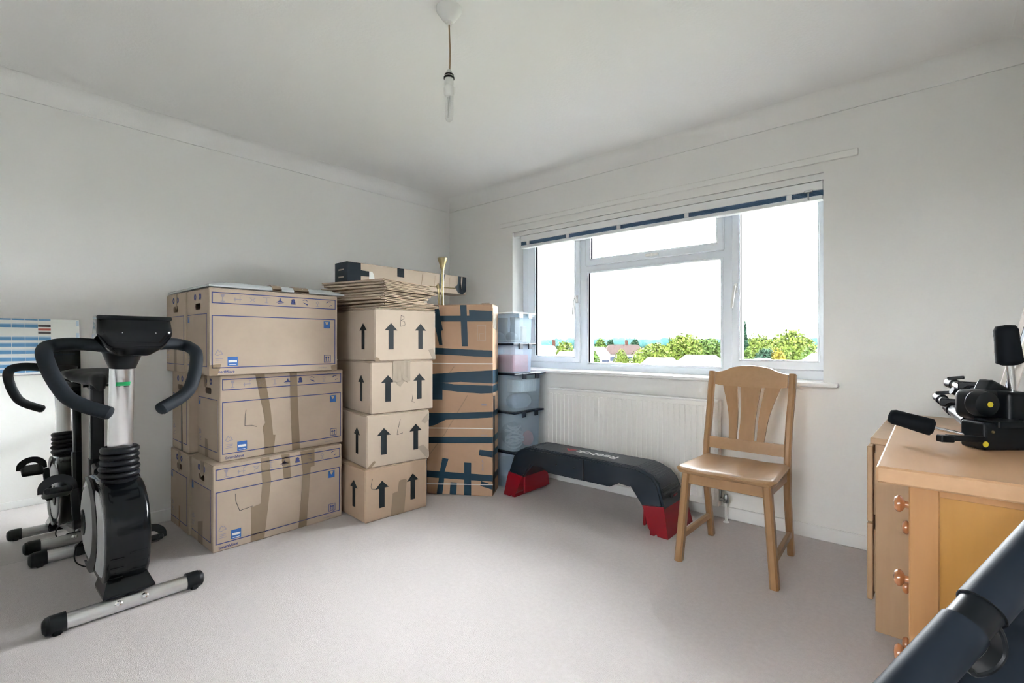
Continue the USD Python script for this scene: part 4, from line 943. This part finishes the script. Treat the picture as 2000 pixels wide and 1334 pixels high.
part(mc, 'stand', M_([sweep([(3.618, -1.99, .50), (3.60, -1.995, .04)], rect(.06, .05, .01)), sweep([(3.60, -1.80, .03), (3.60, -2.35, .03)], rect(.06, .05, .01)), sweep([tuple(lo_end + dv * .02), tuple(lo_end + (.01, .02, -.52))], rect(.045, .045, .01)), sweep([(3.38, -2.42, .03), (3.62, -2.20, .03)], rect(.05, .05, .01))]), 'machine_grey')

# ================================================================== OUTSIDE
GZ = -4.3
def at_px(px, d):      # a point d metres in front of the camera in the direction of a bearing (tangent)
    t = (px - 1000) / 945
    return np.array([3.496, -3.109, 0]) + d * (t * rt + fw)
gr = trimesh.creation.cylinder(6000, 1.0, sections=64); gr.apply_translation((0, 0, GZ - .5))
tag(stage.GetPrimAtPath(part('/World', 'ground', gr, 'grass', smooth=False)), kind='structure')
def leaves(c, r, n, size, seed, dome=True):
    g = np.random.default_rng(seed); d = g.normal(size=(n, 3)); d /= np.linalg.norm(d, axis=1)[:, None]
    if dome: d[:, 2] = np.abs(d[:, 2]) * 1.0 - .25 * g.random(n)
    lump = .80 + .36 * meshkit.fbm(d * 2.6 + seed, 3, seed)
    P = np.array(c) + d * 1.12 * np.array(r) * (lump * (1 - .28 * g.random(n) ** 2))[:, None]
    nrm = d * .6 + g.normal(size=(n, 3)) * .6; nrm /= np.linalg.norm(nrm, axis=1)[:, None]
    a = np.cross(nrm, g.normal(size=(n, 3))); a /= np.linalg.norm(a, axis=1)[:, None]; b = np.cross(nrm, a)
    s = size * g.uniform(.6, 1.3, (n, 1)); V = np.stack([P - a * s, P - b * s * .6, P + a * s, P + b * s * .6], 1).reshape(-1, 3)
    i = np.arange(n) * 4; F = np.vstack([np.c_[i, i + 1, i + 2], np.c_[i, i + 2, i + 3]])
    return trimesh.Trimesh(V, F, process=False)
def tree(name, label, px, d, topy, wpx, mat, seed, n=2200, size=.28, group=None, hr=None):
    c = at_px(px, d); top = 1.085 - (topy - 667) / 945 * d; rw = wpx / 945 * d / 2
    p = thing(name, label, 'tree', (c[0], c[1], GZ), 0, group)
    h = top - GZ; rz_ = (hr or .62) * h
    core = trimesh.creation.icosphere(3, 1.0); core.vertices *= (.78 + .30 * meshkit.fbm(core.vertices * 2.6 + seed, 3, seed))[:, None]; core.vertices = core.vertices * (rw * .86, rw * .86, rz_ * .86) + (0, 0, h - rz_)
    part(p, 'crown', [leaves((0, 0, h - rz_), (rw, rw, rz_), n, size, seed), core], mat, smooth=False)
    part(p, 'trunk', tube([(0, 0, 0), (.1, 0, h * .4), (0, .1, h * .7)], max(.12, rw * .08), 8), 'bark')
tree('broad_tree', 'broad bright green tree in the middle window pane', 1335, 62, 655, 78, 'leaf_bright', 1, 5200, .20)
tree('broad_tree', 'lower bright green tree hugging the left of the broad tree', 1283, 58, 673, 62, 'leaf_bright', 2, 3200, .20)
tree('broad_tree', 'green tree at the right end of the middle window pane', 1384, 66, 663, 66, 'leaf_mid', 3, 3200, .22)
tree('broad_tree', 'round bright green tree in the right window pane, larger of the two', 1545, 52, 647, 92, 'leaf_bright', 4, 5200, .18)
tree('broad_tree', 'bright green tree at the left of the right window pane', 1482, 66, 655, 76, 'leaf_bright', 5, 4200, .18)
tree('dark_conifer', 'tall thin dark tree at the left edge of the right window pane', 1452, 60, 629, 16, 'leaf_dark', 6, 900, .2, hr=.5)
tree('garden_bush', 'golden bush at the bottom of the right window pane', 1521, 40, 686, 34, 'leaf_gold', 7, 1800, .13)
tree('garden_bush', 'dark green bush under the trees in the right window pane', 1497, 43, 682, 60, 'leaf_dark', 8, 1800, .18)
tree('garden_bush', 'green bush at the lower left of the right window pane', 1459, 37.5, 684, 30, 'leaf_mid', 9, 1600, .15)
tree('garden_bush', 'green bush at the far right of the right window pane', 1580, 44, 684, 40, 'leaf_mid', 10, 1400, .15)
tree('broad_tree', 'yellowish tree in the left window pane', 1104, 75, 670, 40, 'leaf_bright', 11, 2400, .22)
tree('broad_tree', 'small dark tree at the left edge of the middle window pane', 1172, 120, 663, 22, 'leaf_mid', 12, 1300, .35)
tree('garden_bush', 'dark green bush at the lower left corner of the middle pane', 1158, 50, 688, 30, 'leaf_mid', 13, 1500, .16)
tree('garden_bush', 'bright green bush below the pink roof', 1213, 72, 684, 30, 'leaf_bright', 14, 1500, .14)
tree('garden_bush', 'yellow green hedge below the broad tree', 1256, 67, 683, 50, 'leaf_bright', 15, 1700, .15)
tree('broad_tree', 'dark distant tree right of the pink roof', 1240, 170, 664, 16, 'leaf_dark', 16, 700, .5)
tree('broad_tree', 'dark distant tree behind the pink roof', 1192, 170, 664, 14, 'leaf_dark', 17, 700, .5)
# far belt of trees and hills
g = np.random.default_rng(11); tl = []
for k in range(150):
    px = 1000 + k * 4.4 + g.uniform(-2, 2); d = g.uniform(330, 520); c = at_px(px, d)
    s = trimesh.creation.icosphere(2, 1.0); s.vertices *= (.8 + .4 * meshkit.fbm(s.vertices * 2 + k, 2, k))[:, None]
    s.vertices = s.vertices * (g.uniform(5, 9), g.uniform(5, 9), g.uniform(4.0, 6.6)) + (c[0], c[1], GZ + 1.5); tl.append(s)
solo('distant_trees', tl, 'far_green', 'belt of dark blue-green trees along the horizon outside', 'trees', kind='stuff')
hx = np.linspace(-60, 1500, 80); hv = []
ridge = []
for i, px in enumerate(np.linspace(900, 1750, 90)):
    h = GZ + 6 + 30 * (.35 + .65 * meshkit.fbm(np.array([[px * .006, 0, 0]]), 3, 4)[0]) * (1 if px > 1180 else .6)
    for dd, f in ((2600, 0), (2900, .75), (3300, 1), (4200, 0)):
        c = at_px(px, dd); ridge.append((c[0], c[1], GZ - 1 + (h - GZ) * f))
ridge = np.array(ridge); F = []
for i in range(89):
    for j in range(3):
        a = i * 4 + j; F += [(a, a + 1, a + 5), (a, a + 5, a + 4)]
hm = trimesh.Trimesh(ridge, F, process=False)
if hm.face_normals[:, 2].mean() < 0: hm.invert()
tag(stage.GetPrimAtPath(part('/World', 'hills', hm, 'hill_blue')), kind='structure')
def house(label, px, d, ridge_y, wpx, roof, depth=7, pitch=.42, rz=None, wall='house_wall', chim=True, ridge_f=.55):
    c = at_px(px, d); w = wpx / 945 * d; top = 1.085 - (ridge_y - 667) / 945 * d
    rise = depth / 2 * pitch; ev = top - rise
    p = thing('house', label, 'house', (c[0], c[1], GZ), YAW - 4 if rz is None else rz)
    h = ev - GZ
    part(p, 'wall', cb(-w / 2 + .3, w / 2 - .3, -depth / 2 + .3, depth / 2 - .3, 0, h + .05, .02), wall, smooth=False)
    P = [(sx * w / 2, sy * depth / 2, h) for sx in (-1, 1) for sy in (-1, 1)] + [(sx * w / 2, sy * depth / 2, h - .12) for sx in (-1, 1) for sy in (-1, 1)] + [(-w / 2 * ridge_f, 0, h + rise), (w / 2 * ridge_f, 0, h + rise)]
    r = part(p, 'roof', trimesh.convex.convex_hull(np.array(P)), roof, smooth=False)
    if chim: part(r, 'chimney', [cb(w * .22, w * .22 + .6, -.3, .3, h + rise - 1.2, h + rise + .9, .02), cb(w * .22 + .1, w * .22 + .25, -.1, .1, h + rise + .8, h + rise + 1.2, .02)], 'brick_red', smooth=False)
    k = max(2, int(w / 3))
    for i in range(k):
        x = -w / 2 + w * (i + .5) / k
        f = part(p, 'window', cb(x - .65, x + .65, -depth / 2 + .24, -depth / 2 + .31, h - 1.6, h - .45, .01), 'gloss_white', smooth=False)
        part(f, 'pane', cb(x - .55, x + .55, -depth / 2 + .22, -depth / 2 + .25, h - 1.5, h - .55, 0), 'window_dark', smooth=False)
house('house with a pale pink tiled roof in the middle window pane', 1207, 105, 673, 62, 'roof_pink', 9)
house('small house with a pale pink roof right of the larger pink roof', 1236, 135, 673, 34, 'roof_pink', 8, chim=False)
house('long low house with a bleached pale roof below the broad tree', 1368, 38, 693, 80, 'roof_pale', 6, .35, chim=False, ridge_f=.7)
house('house with a bleached pale roof low in the middle pane beside the bush', 1290, 46, 698, 60, 'roof_pale', 6, .3, chim=False, ridge_f=.8)
house('pale house with a chimney in the left window pane', 1066, 90, 674, 56, 'roof_pale', 8)
house('pale bungalow low in the left window pane', 1110, 60, 686, 60, 'roof_pale', 7, .35, chim=False)
house('pale house between the left pane and the pink roof', 1166, 80, 677, 46, 'roof_pale', 7, chim=False)
house('house with a pale sloping roof at the lower right of the right pane', 1606, 33, 690, 70, 'roof_pale', 6, .5, chim=False)
house('low pale garage at the bottom left of the right pane', 1490, 33, 699, 40, 'roof_pale', 5, .3, chim=False)
